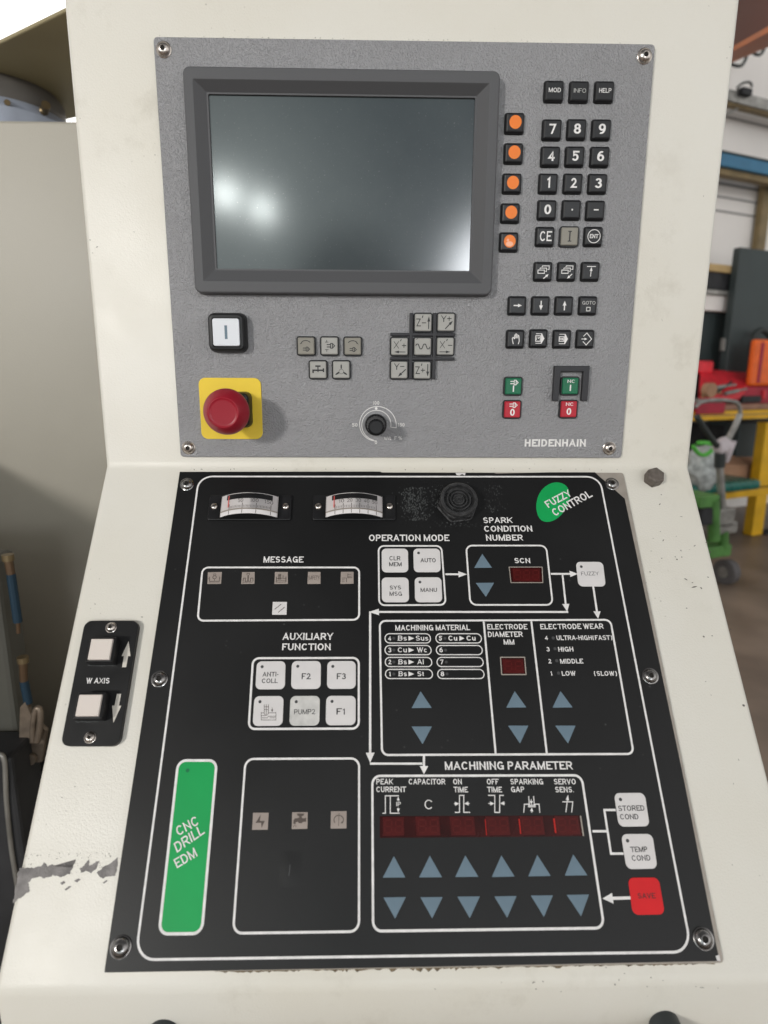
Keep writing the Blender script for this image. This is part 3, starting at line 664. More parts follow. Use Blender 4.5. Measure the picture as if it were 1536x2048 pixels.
legend(k, [S_([(-.8 + i * .031, .26 * max(-1, min(1, 1.35 * math.sin(i * .031 * 7.6 + .2)))) for i in range(53)], .1), S_([(-.74, .76), (-.66, .84), (-.54, .86)], .06)], 'dark_print')

# dividing ribs between the axis keys, guard round the start key
HR = 0.0030
for pts, dh in [([(780.7, 665), (910.6, 666.6), (910.6, 672.6), (780.7, 671.6)], 0), ([(780, 713.5), (909, 714.6), (909, 720.6), (780, 720)], 0),
                ([(819.6, 625.6), (827, 625.6), (823.9, 758.4), (817.6, 758.4)], .00006), ([(867.6, 625.6), (874, 625.6), (870.2, 758.4), (863.6, 758.4)], .00006)]:
    p = reg([U(*pts[0], HR), U(*pts[1], HR), U(*pts[2], HR), U(*pts[3], HR)])
    slab('divider_rib', p, .0003, 0, HR + dh, 'rib', up, .0005, 2)
g = [(1110, 731.6), (1180, 731.6), (1174.8, 801.6), (1162.8, 801.6), (1167, 743.5), (1121.6, 743.5), (1117, 801.6), (1105.5, 801.6)]
slab('key_guard', [U(x, y, .004) for x, y in g], .0004, 0, .0042, 'rib', up, .0006, 2)

# illuminated start button
c = U(452, 664.5, .010); hs = 0.0141
sq = lambda c, s: [Vector((c.x - s, c.y - s)), Vector((c.x + s, c.y - s)), Vector((c.x + s, c.y + s)), Vector((c.x - s, c.y + s))]
V, F = loft(sq(c, hs), .0045, [(-.0012, 0), (-.0012, .0025), (-.0006, .006), (.0004, .0086), (.0012, .0094), (.0030, .0096), (.0034, .0088), (.0036, .006)], 6, False)
pb = mk('start_button', V, F, 'black', up); pb['label'] = 'square white start button with a grey bar in a black surround'
V, F = loft(sq(c, hs - .0035), .0018, [(0, .006), (.0001, .0094), (.0004, .0100), (.0011, .0102), (.0014, .0101)], 5)
lens = mk('lens', V, F, 'lamp_white', pb)
V, F = strip([(c.x, c.y + .0052), (c.x, c.y - .0052)], .0021, .01018); mk('legend', V, F, 'arrow', pb)

# emergency stop
p = reg([U(398, 755.7), U(522.5, 755.7), U(525.4, 878), U(403, 878)])
es = slab('emergency_stop', p, .0055, 0, .0010, 'yellow', up, .0003, 6); es['label'] = 'emergency stop with a red mushroom head on a yellow plate'
cc = U(470, 819)
V, F = loft(sq(cc, .0145), .0050, [(0, .001), (.0002, .006), (.001, .0105), (.002, .012), (.004, .0125)], 6); mk('collar', V, F, 'black', es)
pr = [(.0098, .012), (.0098, .0265), (.0158, .0275), (.0172, .0288), (.0178, .0308), (.0177, .0322), (.0171, .0340), (.0160, .0362), (.0140, .0396), (.0124, .0418), (.0117, .0426), (.0112, .0429), (.0109, .0429), (.0106, .0426), (.0090, .0425), (.0001, .0425)]
V, F = lathe(cc.x, cc.y, pr, 64); mh = mk('mushroom_head', V, F, 'estop', es, smooth=True); mh.data.set_sharp_from_angle(angle=math.radians(50))

# override knob and its dial
c = U(751.8, 850.0, .0045)
pr = [(.0088, 0), (.0090, .0015), (.0089, .004), (.0082, .0058), (.0074, .0062)]
V, F = lathe(c.x, c.y, pr, 48); kb = mk('override_knob', V, F, 'black', up, smooth=True); kb['label'] = 'small black ribbed override knob'
kb.data.set_sharp_from_angle(angle=math.radians(45))
V = []; F = []; sg = 80
for rad, h in [(.0074, .0060), (.0063, .0255), (.0056, .0262), (.0055, .0258), (.0053, .0262), (.0050, .02645)]:
    for i in range(sg):
        a = 2 * math.pi * i / sg; rr = rad * (1 + (.035 if (i // 2) % 2 and h < .0256 else 0)); V.append((c.x + rr * math.cos(a), c.y + rr * math.sin(a), h))
for k2 in range(5):
    for i in range(sg):
        j = (i + 1) % sg; F.append((k2 * sg + i, k2 * sg + j, (k2 + 1) * sg + j, (k2 + 1) * sg + i))
F.append(tuple(range(5 * sg, 6 * sg))); mk('knob_cap', V, F, 'key_black', kb)
c = U(753.5, 850); px = .000412
def spiral(r0, r1, t0=0.0): return [(c.x + (r0 + (r1 - r0) * t) * px * math.cos(math.radians(-90 - 278 * t)), c.y + (r0 + (r1 - r0) * t) * px * math.sin(math.radians(-90 - 278 * t))) for t in [t0 + (1 - t0) * i / 48 for i in range(49)]]
o_, i_ = spiral(32, 39.5), spiral(31, 28.5, .04)
V, F = join(strip(o_ + i_[::-1], .0006, .00012), disc(U(752.3, 816.8), .0011, .00014)); mk('dial_ring', V, F, 'white', up)
for t, a, b, cp in [('50', (704, 853.3), (715, 853.3), 7), ('100', (745.6, 809.3), (758.5, 809.3), 7), ('150', (796, 853), (809, 853), 7), ('0', (749.6, 888), (754.2, 888), 6.5), ('F %', (789, 879.6), (804, 879.6), 6.8)]:
    px_text(EU, up, 'printed_caption', t, a, b, cp, .00012, 'white', .012)
V, F = join(strip([U(768.5 + i * 1.7, 873.5 + 5.8 * (i % 2)) for i in range(7)], .0005, .00012), strip([U(780.5, 873.5), U(780, 879.4), U(782.6, 879.2)], .0005, .00013)); mk('printed_symbol', V, F, 'white', up)
px_text(EU, up, 'printed_caption', 'HEIDENHAIN', (1049, 893), (1172.6, 893), 14.6, .00012, 'white', .026)
# ------------------------------------------------------------------ lower function panel
l1 = lambda x, y: (340 + x / 3.072, 920 + y / 3.072)
l2 = lambda x, y: (700 + x / 2.56, 920 + y / 2.56)
l3 = lambda x, y: (700 + x / 2.2588, 1220 + y / 2.2588)
l4 = lambda x, y: (720 + x / 2.327, 1500 + y / 2.327)
l5 = lambda x, y: (280 + x / 3.2, 1240 + y / 3.2)
l6 = lambda x, y: (180 + x / 2.743, 1500 + y / 2.743)
lc = lambda x, y: (1060 + x / 7.68, 940 + y / 7.68)
q = [L(359, 943), L(1247, 944.5), L(1449, 1926), L(207, 1946)]
V, F = loft(q, .002, [(0, HB), (0, -.0009), (.0003, -.0005)], 4, True, True)
lp = panel('function_panel', EL, V, F, 'bare', (0.18, -0.18, HB))
tag(lp, 'sloping black membrane panel with white printed frames, two small meters and a green strip', 'membrane panel')
flm = [(359.5, 943.5), (760, 943), (764, 945), (905, 945.5), (988, 945.5), (992, 947), (1100, 944.5), (1190, 944.5), (1200, 954), (1211, 963), (1229, 979), (1249.5, 997), (1301, 1240), (1369, 1565), (1432, 1888), (1436, 1905), (1440, 1922), (830, 1934), (208.5, 1945), (238, 1745), (252, 1652), (318, 1220)]
V, F = loft([L(*p_) for p_ in flm], .0004, [(0, -.0005), (0, -.0001), (.0001, 0)], 2)
film = mk('overlay_film', V, F, 'film', lp)
PH = .00008                                  # print height above the film
def frame_line(pts, w, r, name='printed_frame', m='white', par=None, h=PH, E=EL):
    p = ccw([on(E, *x, h) for x in pts]); a = rounded(p, r, 7); b = rounded(inset(p, w), max(r - w, .0002), 7); n = len(a); hh = lift(h)
    V = [(x.x, x.y, hh) for x in a + b]; F = [(i, (i + 1) % n, n + (i + 1) % n, n + i) for i in range(n)]
    return mk(name, V, F, m, par or lp)
def line_mesh(parts, name='printed_arrow', m='white', par=None): 
    V, F = join(*parts); return mk(name, V, F, m, par or lp)
def st(pts, w, cv=None, h=PH, closed=False): return strip([L(*(cv(*p) if cv else p), h) for p in pts], w, lift(h), closed)
def ar(a, b, w, hl, hw, cv=None, h=PH): return arrow(L(*(cv(*a) if cv else a), h), L(*(cv(*b) if cv else b), h), w, hl, hw, lift(h))
def cap_(txt, cv, a, b, cap, bold=.022, par=None, name='printed_caption', m='white', h=PH, tl=None, sc=None):
    s = sc or (cv(0, 1)[1] - cv(0, 0)[1]); return px_text(EL, par or lp, name, txt, cv(*a), cv(*b), cap * s, h, m, bold, cv(*tl) if tl else None)
UPX = .00037
frame_line([(396.4, 951.5), (1200.5, 952), (1386.5, 1906.5), (268, 1922.5)], .0014, .0118)
for i, (x, y, r, sm) in enumerate([(373, 967, .0048, 'chrome'), (1225, 966, .0048, 'chrome'), (318, 1357, .0050, 'chrome'), (1302, 1351, .0050, 'chrome'), (240, 1895, .0054, 'chrome'), (1409, 1878, .0054, 'chrome')]):
    V, F = lathe(L(x, y, .001).x, L(x, y, .001).y, [(r * 1.16, 0), (r * 1.16, .0003), (r * 1.05, .0005)], 28)
    s = screw(lp, L(x, y, .0025), r, sm, 0.0, i * .5); mk('washer', V, F, 'chrome', s)
# flat membrane keys
MH = .00035
def mkey(cv, pts, label, m='mem_white', r=.0036, dot=None, name='membrane_key', h=MH):
    p = [L(*cv(*x), h) for x in pts]
    k = slab(name, p, r, 0, h, m, lp, .00015, 6); k['label'] = label
    if dot:
        d = L(*cv(*dot), h); V, F = disc(d, .0011, h + .00006, 18); mk('indicator_dot', V, F, 'grey_print', k)
    return k
def kt(k, cv, rows, m='dark_print', bold=.011, h=MH + .00007):
    for txt, a, b, cap in rows: cap_(txt, cv, a, b, cap, bold, k, 'legend', m, h)
k = mkey(l2, [(162, 453), (297, 453), (299, 575), (163, 575)], 'white key lettered CLR MEM'); kt(k, l2, [('CLR', (202, 514), (259, 514), 22), ('MEM', (200, 544), (265, 544), 21)])
k = mkey(l2, [(324, 453), (461, 453), (465, 574), (327, 574)], 'white key lettered AUTO', dot=(351, 476)); kt(k, l2, [('AUTO', (361, 524), (439, 524), 21)])
k = mkey(l2, [(162, 601), (300, 601), (303, 728), (163, 728)], 'white key lettered SYS MSG'); kt(k, l2, [('SYS', (204, 663), (261, 663), 20), ('MSG', (202, 695), (266, 695), 21)])
k = mkey(l2, [(331, 600), (468, 600), (473, 728), (333, 728)], 'white key lettered MANU', dot=(358, 625)); kt(k, l2, [('MANU', (361, 675), (446, 675), 20)])
k = mkey(l2, [(1156, 521), (1295, 521), (1310, 647), (1170, 647)], 'white key lettered FUZZY', dot=(1184, 546)); kt(k, l2, [('FUZZY', (1185, 591), (1276, 590), 19)], bold=-.004)
k = mkey(l5, [(748, 264), (932, 263), (927, 443), (738, 444)], 'white key lettered ANTI-COLL', dot=(782, 299)); kt(k, l5, [('ANTI-', (783, 362), (886, 361), 29), ('COLL', (779, 404), (882, 403), 29)])
k = mkey(l5, [(972, 262), (1158, 262), (1156, 441), (966, 442)], 'white key lettered F2', dot=(1010, 296)); kt(k, l5, [('F2', (1034, 379), (1093, 379), 38)], bold=.012)
k = mkey(l5, [(1199, 262), (1381, 262), (1381, 440), (1196, 441)], 'white key lettered F3', dot=(1234, 297)); kt(k, l5, [('F3', (1259, 379), (1317, 379), 38)], bold=.012)
k = mkey(l5, [(732, 487), (920, 486), (912, 677), (720, 678)], 'white key with a tank and electrode drawing', dot=(768, 523))
b_ = MH + .00007
line_mesh([st(p_, .00035, l5, b_) for p_ in [[(776, 590), (776, 640), (870, 640), (870, 588)], [(795, 540), (795, 600), (806, 612), (822, 600), (822, 540)], [(808, 540), (808, 606)], [(795, 556), (822, 556)], [(795, 574), (822, 574)],
           [(776, 594), (793, 594)], [(824, 594), (870, 594)], [(778, 612), (800, 612)], [(816, 616), (868, 616)], [(780, 626), (820, 626)], [(830, 626), (864, 626)]]] + [ar((846, 560), (846, 590), .0003, .0018, .0016, l5, b_)], 'legend', 'brown_print', k)
k = mkey(l5, [(963, 486), (1152, 485), (1147, 675), (955, 677)], 'smudged greyish key lettered PUMP2', 'mem_grey', dot=(1000, 523)); kt(k, l5, [('PUMP2', (986, 604), (1121, 602), 32)], bold=.006)
k = mkey(l5, [(1192, 485), (1381, 485), (1380, 672), (1188, 674)], 'white key lettered F1', dot=(1229, 521)); kt(k, l5, [('F1', (1257, 605), (1311, 605), 40)], bold=.012)
k = mkey(l4, [(1182, 200), (1325, 199), (1349, 355), (1205, 357)], 'white key lettered STORED COND', dot=(1212, 230)); kt(k, l4, [('STORED', (1204, 284), (1325, 282), 25), ('COND', (1212, 323), (1297, 322), 25)])
k = mkey(l4, [(1215, 391), (1361, 390), (1385, 552), (1241, 555)], 'white key lettered TEMP COND', dot=(1245, 422)); kt(k, l4, [('TEMP', (1260, 475), (1339, 474), 25), ('COND', (1267, 516), (1353, 514), 26)])
k = mkey(l4, [(1247, 594), (1390, 593), (1420, 765), (1270, 768)], 'red key lettered SAVE', 'red_film'); kt(k, l4, [('SAVE', (1295, 691), (1377, 690), 25)], bold=.01)
# frames
frame_line([l1(195, 655), l1(1168, 655), l1(1168, 987), l1(163, 993)], .0014, .0052)
frame_line([l2(142, 436), l2(472, 436), l2(495, 746), l2(145, 748)], .0013, .0050)
frame_line([l2(590, 434), l2(1008, 434), l2(1043, 746), l2(612, 746)], .0013, .0056)
frame_line([l3(130, 45), l3(1180, 40), l3(1287, 655), l3(140, 660)], .0014, .0050)
line_mesh([st([(604, 52), (658, 650)], .0014, l3)], 'printed_line'); line_mesh([st([(819, 51), (889, 648)], .0014, l3)], 'printed_line')
frame_line([l5(717, 238), l5(1407, 236), l5(1407, 702), l5(688, 705)], .0015, .0052)
frame_line([l6(848, 43), l6(1482, 40), l6(1482, 1003), l6(778, 1013)], .0014, .0062)
frame_line([l4(52, 115), l4(1035, 112), l4(1143, 835), l4(55, 850)], .0015, .0060)
# captions
for t, cv, a, b, cp in [('MESSAGE', l1, (572, 630), (820, 630), 37), ('OPERATION MODE', l2, (97, 415), (510, 415), 33), ('SPARK', l2, (684, 323), (835, 322), 29), ('CONDITION', l2, (688, 367), (937, 366), 30),
                        ('NUMBER', l2, (695, 413), (888, 412), 30), ('SCN', l2, (844, 528), (926, 528), 26), ('MACHINING MATERIAL', l3, (204, 93), (543, 91), 25), ('ELECTRODE', l3, (621, 88), (803, 87), 24),
                        ('DIAMETER', l3, (624, 122), (782, 121), 24), ('MM', l3, (694, 156), (744, 156), 23), ('ELECTRODE WEAR', l3, (861, 87), (1147, 85), 24), ('MACHINING PARAMETER', l3, (428, 722), (1008, 720), 37),
                        ('AUXILIARY', l5, (911, 127), (1237, 127), 44), ('FUNCTION', l5, (909, 193), (1223, 193), 43),
                        ('PEAK', l4, (76, 160), (155, 160), 26), ('CURRENT', l4, (76, 196), (215, 196), 26), ('CAPACITOR', l4, (227, 160), (398, 160), 26), ('ON', l4, (434, 160), (476, 160), 26), ('TIME', l4, (436, 197), (503, 197), 26),
                        ('OFF', l4, (591, 160), (647, 160), 26), ('TIME', l4, (592, 197), (662, 197), 26), ('SPARKING', l4, (701, 160), (853, 160), 26), ('GAP', l4, (704, 196), (765, 196), 26), ('SERVO', l4, (904, 160), (1005, 160), 26), ('SENS.', l4, (910, 197), (996, 197), 26)]:
    cap_(t, cv, a, b, cp)
cap_('C', l4, (300, 274), (335, 276), 44, 0.0)
for n_, x0, x1, y, t, a, b, lab in [('4', 880, 895, 135, 'ULTRA-HIGH(FAST)', 934, 1186, (918, 126)), ('3', 888, 903, 187, 'HIGH', 942, 1010, (926, 175)), ('2', 896, 911, 241, 'MIDDLE', 950, 1055, (934, 229)), ('1', 906, 914, 296, 'LOW', 958, 1021, (942, 285))]:
    cap_(n_, l3, (x0, y), (x1, y), 20); cap_(t, l3, (a, y + 1), (b, y), 21, .018)
    V, F = disc(L(*l3(*lab), PH), .0012, lift(PH)); mk('indicator_dot', V, F, 'grey_print', lp)
cap_('(SLOW)', l3, (1104, 297), (1207, 297), 21, .018)
# material pills
for y, xl, xr, n_, a, tl_, ta, tb, t2, c_, d_ in [(128, 156, 368, '4', 171, 'Bs', 215, 257, 'Sus', 298, 354), (181, 156, 371, '3', 172, 'Cu', 216, 257, 'Wc', 302, 347), (235, 157, 374, '2', 172, 'Bs', 217, 257, 'Al', 304, 333), (289, 158, 377, '1', 175, 'Bs', 218, 257, 'St', 305, 335)]:
    f = frame_line([l3(xl, y - 23), l3(xr - 5, y - 23), l3(xr, y + 23), l3(xl, y + 23)], .0007, .0038, 'printed_frame')
    cap_(n_, l3, (a, y + 10), (a + (15 if n_ != '1' else 9), y + 10), 21, par=f); cap_(tl_, l3, (ta, y + 10), (tb, y + 10), 22, .012, par=f); cap_(t2, l3, (c_, y + 10), (d_, y + 10), 22, .012, par=f)
    V, F = poly([L(*l3(264, y - 11), PH), L(*l3(290, y), PH), L(*l3(264, y + 11), PH)], lift(PH)); mk('printed_arrow', V, F, 'white', f)
    V, F = disc(L(*l3(198, y), PH), .0011, lift(PH)); mk('indicator_dot', V, F, 'grey_print', f)
for y, xl, xr, n_, a in [(128, 386, 598, '5', 401), (181, 388, 602, '6', 404), (235, 391, 606, '7', 407), (289, 394, 610, '8', 410)]:
    f = frame_line([l3(xl, y - 23), l3(xr - 5, y - 23), l3(xr, y + 23), l3(xl, y + 23)], .0007, .0038, 'printed_frame')
    cap_(n_, l3, (a, y + 10), (a + 16, y + 10), 21, par=f)
    V, F = disc(L(*l3(a + 28, y), PH), .0011, lift(PH)); mk('indicator_dot', V, F, 'grey_print', f)
    if n_ == '5':
        cap_('Cu', l3, (445, y + 10), (485, y + 10), 22, par=f); cap_('Cu', l3, (527, y + 10), (568, y + 10), 22, par=f)
        V, F = poly([L(*l3(494, y - 11), PH), L(*l3(517, y), PH), L(*l3(494, y + 11), PH)], lift(PH)); mk('printed_arrow', V, F, 'white', f)
# flow arrows
line_mesh([ar((488, 585), (600, 585), .0015, .0068, .0050, l2)])
line_mesh([ar((1028, 583), (1166, 583), .0015, .0062, .0052, l2)])
line_mesh([st([(1088, 589), (1104, 736)], .0014, l2), ar((1104, 734), (1112, 777), .0014, .0062, .0056, l2)])
line_mesh([ar((1117, 778), (97, 778), .0015, .0075, .0050, l2)])
line_mesh([ar((1245, 648), (1270, 813), .0015, .0058, .0055, l2)])
line_mesh([ar((91, 6), (91, 690), .0016, .0064, .0060, l3)])
line_mesh([st([(90, 694), (327, 694)], .0014, l3)], 'printed_line')
line_mesh([ar((334, 656), (334, 742), .0016, .0052, .0058, l3)])
line_mesh([st([(1082, 378), (1150, 378)], .0014, l4), st([(1190, 279), (1137, 279), (1168, 482), (1227, 482)], .0014, l4)], 'printed_line')
line_mesh([ar((1262, 688), (1128, 691), .0017, .0066, .0058, l4)])
# arrow keys
tris = [(l2, 'up', [(677, 480), (727, 551), (636, 552)]), (l2, 'down', [(644, 629), (738, 628), (696, 701)]), (l3, 'up', [(319, 367), (369, 442), (278, 443)]), (l3, 'down', [(278, 526), (370, 526), (328, 606)]),
        (l3, 'up', [(744, 366), (797, 440), (706, 441)]), (l3, 'down', [(714, 522), (806, 522), (768, 603)]), (l3, 'up', [(951, 366), (1006, 440), (915, 441)]), (l3, 'down', [(927, 522), (1019, 522), (985, 603)])]
for a, b, c_ in [((158, 493), (106, 594), (211, 593)), ((325, 491), (275, 593), (382, 592)), ((490, 490), (443, 591), (551, 590)), ((658, 490), (613, 591), (720, 589)), ((825, 488), (783, 588), (888, 586)), ((992, 485), (953, 585), (1059, 583))]: tris.append((l4, 'up', [a, b, c_]))
for a, b, c_ in [((109, 686), (214, 684), (163, 785)), ((281, 685), (385, 684), (336, 784)), ((453, 682), (558, 681), (511, 783)), ((625, 681), (729, 679), (685, 781)), ((795, 677), (898, 676), (856, 777)), ((962, 674), (1066, 672), (1029, 774))]: tris.append((l4, 'down', [a, b, c_]))
for cv, d_, t in tris:
    k = slab('arrow_key', [L(*cv(*p_), .0002) for p_ in t], .0001, 0, .0002, 'arrow', lp, .00008, 1); k['label'] = 'blue grey triangle pointing ' + d_
# digit displays
SEG = [(0, 1, 1, 1), (0, .5, 1, .5), (0, 0, 1, 0), (0, .5, 0, 1), (1, .5, 1, 1), (0, 0, 0, .5), (1, 0, 1, .5)]
def digits(par, p, n, h):                    # p: quad corners bl, br, tr, tl of the block
    parts = []
    for i in range(n):
        bl = p[0].lerp(p[1], (i + .18) / n); br = p[0].lerp(p[1], (i + .80) / n); tl = p[3].lerp(p[2], (i + .24) / n)
        e, f = br - bl, tl - bl
        for x0, y0, x1, y1 in SEG:
            pt = lambda x, y: bl + e * (.0 + x * 1.0) + f * (.16 + y * .68)
            a, b = pt(x0, y0), pt(x1, y1); s_ = (b - a) * .12
            parts.append(strip([a + s_, b - s_], .0008, lift(h)))
    V, F = join(*parts); mk('display_digits', V, F, 'led_digit', par)
def window(cv, pts, blocks, label, n):
    p = [L(*cv(*x), .0) for x in pts]
    w = slab('display_window', p, .0004, 0, .00012, 'led', lp, .00004, 2); w['label'] = label
    for b in blocks:
        q_ = [L(*cv(*x), .0001) for x in b]; q_ = [q_[3], q_[2], q_[1], q_[0]]
        V, F = poly(q_, lift(.0002)); blk = mk('display_block', V, F, 'led_block', w); digits(blk, q_, n, .00032)
    return w
wl = frame_line([l2(812, 546), l2(986, 546), l2(990, 630), l2(822, 630)], .0007, .0005, 'display_rim', 'bare', h=.0002)
w_ = window(l2, [(814, 549), (984, 549), (986, 627), (824, 627)], [[(832, 556), (972, 556), (974, 622), (834, 622)]], 'dark red three digit display below the letters SCN', 3)
frame_line([l3(677, 211), l3(791, 211), l3(798, 294), l3(683, 294)], .0008, .0005, 'display_rim', 'bare', h=.0002)
window(l3, [(680, 215), (788, 215), (794, 290), (686, 290)], [[(688, 222), (782, 222), (788, 286), (692, 286)]], 'dark red two digit display for the electrode diameter', 2)
bl_ = [[(x0, 312 - i), (x1, 312 - i), (x1 + d0 + 2, 398 - i * 1.0), (x0 + d0, 400 - i * 1.0)] for i, (x0, x1, d0) in enumerate([(106, 204, 0), (258, 368, 4), (418, 530, 6), (582, 690, 8), (742, 850, 9), (904, 1014, 11)])]
w_ = window(l4, [(92, 308), (1025, 304), (1042, 401), (92, 409)], bl_, 'long dark red display bar with six two digit blocks', 2)
for i, (x0, x1, d0) in enumerate([(582, 690, 7), (740, 850, 8), (902, 1014, 9)]):
    V, F = strip([L(*l4(x0, 322 - i * 2), .0003), L(*l4(x0 + d0, 396 - i * 5), .0003)], .0005 + .0003 * i, .00036); mk('lit_edge', V, F, 'led_edge', w_)
V, F = strip([L(*l4(1026, 306), .0003), L(*l4(1040, 400), .0003)], .0009, .00036); mk('window_edge', V, F, 'bare', w_)
# symbols above the displays
tw = .0006
line_mesh([st([(105, 294), (118, 294), (118, 213), (181, 213)], tw, l4), st([(141, 214), (141, 294), (184, 294)], tw, l4), ar((178, 238), (178, 217), tw * .8, .0022, .0020, l4), ar((178, 268), (178, 290), tw * .8, .0022, .002, l4)], 'printed_symbol')
cap_('IP', l4, (169, 261), (190, 261), 20, .012)
line_mesh([st([(441, 290), (463, 290), (463, 211), (483, 211), (483, 290), (512, 290)], tw, l4), ar((437, 250), (462, 250), tw * .8, .0028, .0024, l4), ar((510, 249), (485, 249), tw * .8, .0028, .0024, l4)], 'printed_symbol')
line_mesh([st([(596, 211), (627, 211), (627, 290), (650, 290), (650, 211), (669, 211)], tw, l4), ar((597, 249), (625, 249), tw * .8, .0028, .0024, l4), ar((674, 248), (652, 248), tw * .8, .0028, .0024, l4)], 'printed_symbol')
line_mesh([st([(762, 292), (765, 252), (785, 252), (785, 264), (815, 264), (815, 252), (833, 252), (837, 292)], tw, l4), st([(785, 215), (788, 257), (811, 257), (808, 215)], tw, l4), ar((797, 228), (797, 254), tw * .8, .0022, .0022, l4), ar((799, 292), (799, 268), tw * .8, .0022, .0022, l4)], 'printed_symbol')
line_mesh([st([(942, 241), (990, 241), (985, 290)], tw, l4), ar((958, 290), (968, 208), tw, .0034, .0022, l4)], 'printed_symbol')
# green strip
gq = [l6(478, 50), l6(703, 50), l6(620, 1016), l6(370, 1018)]
gs = frame_line(gq, .0017, .0062, 'green_strip', 'white'); gs['label'] = 'tall green strip edged in white, lettered CNC DRILL EDM'
p = rounded(inset(ccw([L(*x) for x in gq]), .0015), .0047, 7); V, F = poly(p, PH - .00002); gf = mk('strip_face', V, F, 'green_film', gs)
V, F = disc(L(*l6(536, 112)), .0013, PH + .00008); mk('indicator_dot', V, F, mat('dark_green_print', (.004, .17, .06), .5), gs)
for t, a, b, tl in [('CNC', (485, 473), (598, 408), (466, 425)), ('DRILL', (478, 564), (632, 455), (458, 513)), ('EDM', (479, 649), (593, 580), (457, 602))]:
    cap_(t, l6, a, b, 0, .014, gs, 'legend', 'white', PH + .00009, tl)
# green oval sign
ov = [(420, 190), (500, 208), (570, 262), (604, 350), (607, 440), (580, 530), (535, 615), (478, 690), (400, 755), (320, 790), (240, 797), (165, 765), (118, 690), (95, 580), (105, 470), (140, 370), (200, 285), (280, 225), (350, 197)]
pp = [L(*lc(*x)) for x in ov]
sm = []
for i in range(len(pp)):                     # smooth the measured outline
    p0, p1, p2, p3 = pp[i - 1], pp[i], pp[(i + 1) % len(pp)], pp[(i + 2) % len(pp)]
    for t in (0, .33, .66): sm.append(.5 * ((2 * p1) + (p2 - p0) * t + (2 * p0 - 5 * p1 + 4 * p2 - p3) * t * t + (3 * p1 - p0 - 3 * p2 + p3) * t ** 3))
V, F = poly(sm, PH); go = mk('green_oval', V, F, 'green_film', lp); go['label'] = 'green oval lettered FUZZY CONTROL'
cap_('FUZZY', lc, (285, 583), (655, 388), 0, .022, go, 'legend', 'white', PH + .00009, (213, 490)); cap_('CONTROL', lc, (388, 712), (968, 402), 0, .022, go, 'legend', 'white', PH + .0001, (318, 612))
# indicator windows
def icon(cv, pts, label, parts=None, m='icon', w=.0003):
    k = slab('indicator_window', [L(*cv(*x)) for x in pts], .0001, 0, .00012, m, lp, .00004, 1); k['label'] = label
    bl, br, tr, tl = [L(*cv(*x)) for x in (pts[3], pts[2], pts[1], pts[0])]
    def b2(x, y): return bl.lerp(br, x).lerp(tl.lerp(tr, x), y)
    if parts:
        o = []
        for p_ in parts:
            if p_[0] == 'f': o.append(poly([b2(*x) for x in p_[1]], lift(.0002)))
            elif p_[0] == 't': V, F = text(p_[1], b2(*p_[2]), b2(*p_[3]), b2(*p_[4]), lift(.0002), .0); o.append((V, F))
            else: o.append(strip([b2(*x) for x in p_[1]], p_[0], lift(.0002)))
        V, F = join(*o); mk('legend', V, F, 'brown_print', k)
    return k
cir = lambda x, y, r, n=14: [(x + r * math.cos(2 * math.pi * i / n), y + r * math.sin(2 * math.pi * i / n)) for i in range(n + 1)]
ht_ = lambda x0, x1, y: [(.00025, [(x, y), (x + .07, y + .1)]) for x in [x0 + i * .1 for i in range(int((x1 - x0) / .1))]]
icon(l1, [(233, 690), (319, 688), (314, 761), (230, 762)], 'indicator with a round probe in a trough', [(.0005, cir(.5, .56, .13)), (.0005, [(.14, .6), (.14, .22), (.86, .22), (.86, .6)]), (.0004, [(.5, .43), (.5, .22)]), (.0004, [(.44, .7), (.44, .84), (.58, .84), (.58, .7)])] + ht_(.1, .9, .08) + ht_(.02, .14, .4) + ht_(.86, .98, .4))
icon(l1, [(443, 689), (521, 688), (519, 761), (437, 762)], 'indicator with an electrode entering a trough', [(.0009, [(.5, .74), (.5, .22)]), (.0005, [(.14, .48), (.3, .48), (.3, .22), (.7, .22), (.7, .48), (.88, .48)]), (.0004, [(.4, .74), (.4, .88), (.6, .88), (.6, .74)]), (.0005, [(.14, .48), (.14, .2)]), (.0005, [(.88, .48), (.88, .2)])] + ht_(.1, .9, .08))
icon(l1, [(645, 688), (724, 688), (724, 761), (641, 762)], 'indicator with a tank drawing', [(.0005, [(.14, .6), (.14, .15), (.86, .15), (.86, .6)]), (.0004, [(.14, .45), (.86, .45)]), (.0004, [(.14, .3), (.86, .3)]), (.0005, [(.3, .82), (.3, .4), (.46, .4), (.46, .82)]), (.0004, [(.38, .82), (.38, .4)]), (.0004, [(.3, .7), (.46, .7)]), (.0004, [(.64, .72), (.64, .5)])])
icon(l1, [(848, 688), (925, 688), (925, 761), (844, 762)], 'indicator lettered SAFETY', [('t', 'SAFETY', (.06, .36), (.92, .36), (.06, .68))])
icon(l1, [(1050, 687), (1128, 687), (1128, 760), (1047, 762)], 'indicator with two hatched blocks', [(.0004, [(.55, .86), (.55, .5), (.9, .5)]), (.0004, [(.12, .48), (.46, .48), (.46, .12)])] + ht_(.56, .9, .55) + ht_(.56, .9, .72) + ht_(.12, .42, .14) + ht_(.12, .42, .3))
icon(l1, [(632, 872), (719, 872), (716, 951), (627, 951)], 'white square with two slanting strokes', [(.0005, [(.16, .42), (.6, .82)]), (.0005, [(.42, .18), (.84, .58)])], 'mem_white')
icon(l6, [(895, 344), (981, 344), (975, 437), (889, 438)], 'indicator with a lightning bolt', [('f', [(.5, .9), (.2, .4), (.55, .41), (.6, .1), (.78, .52), (.46, .52)])])
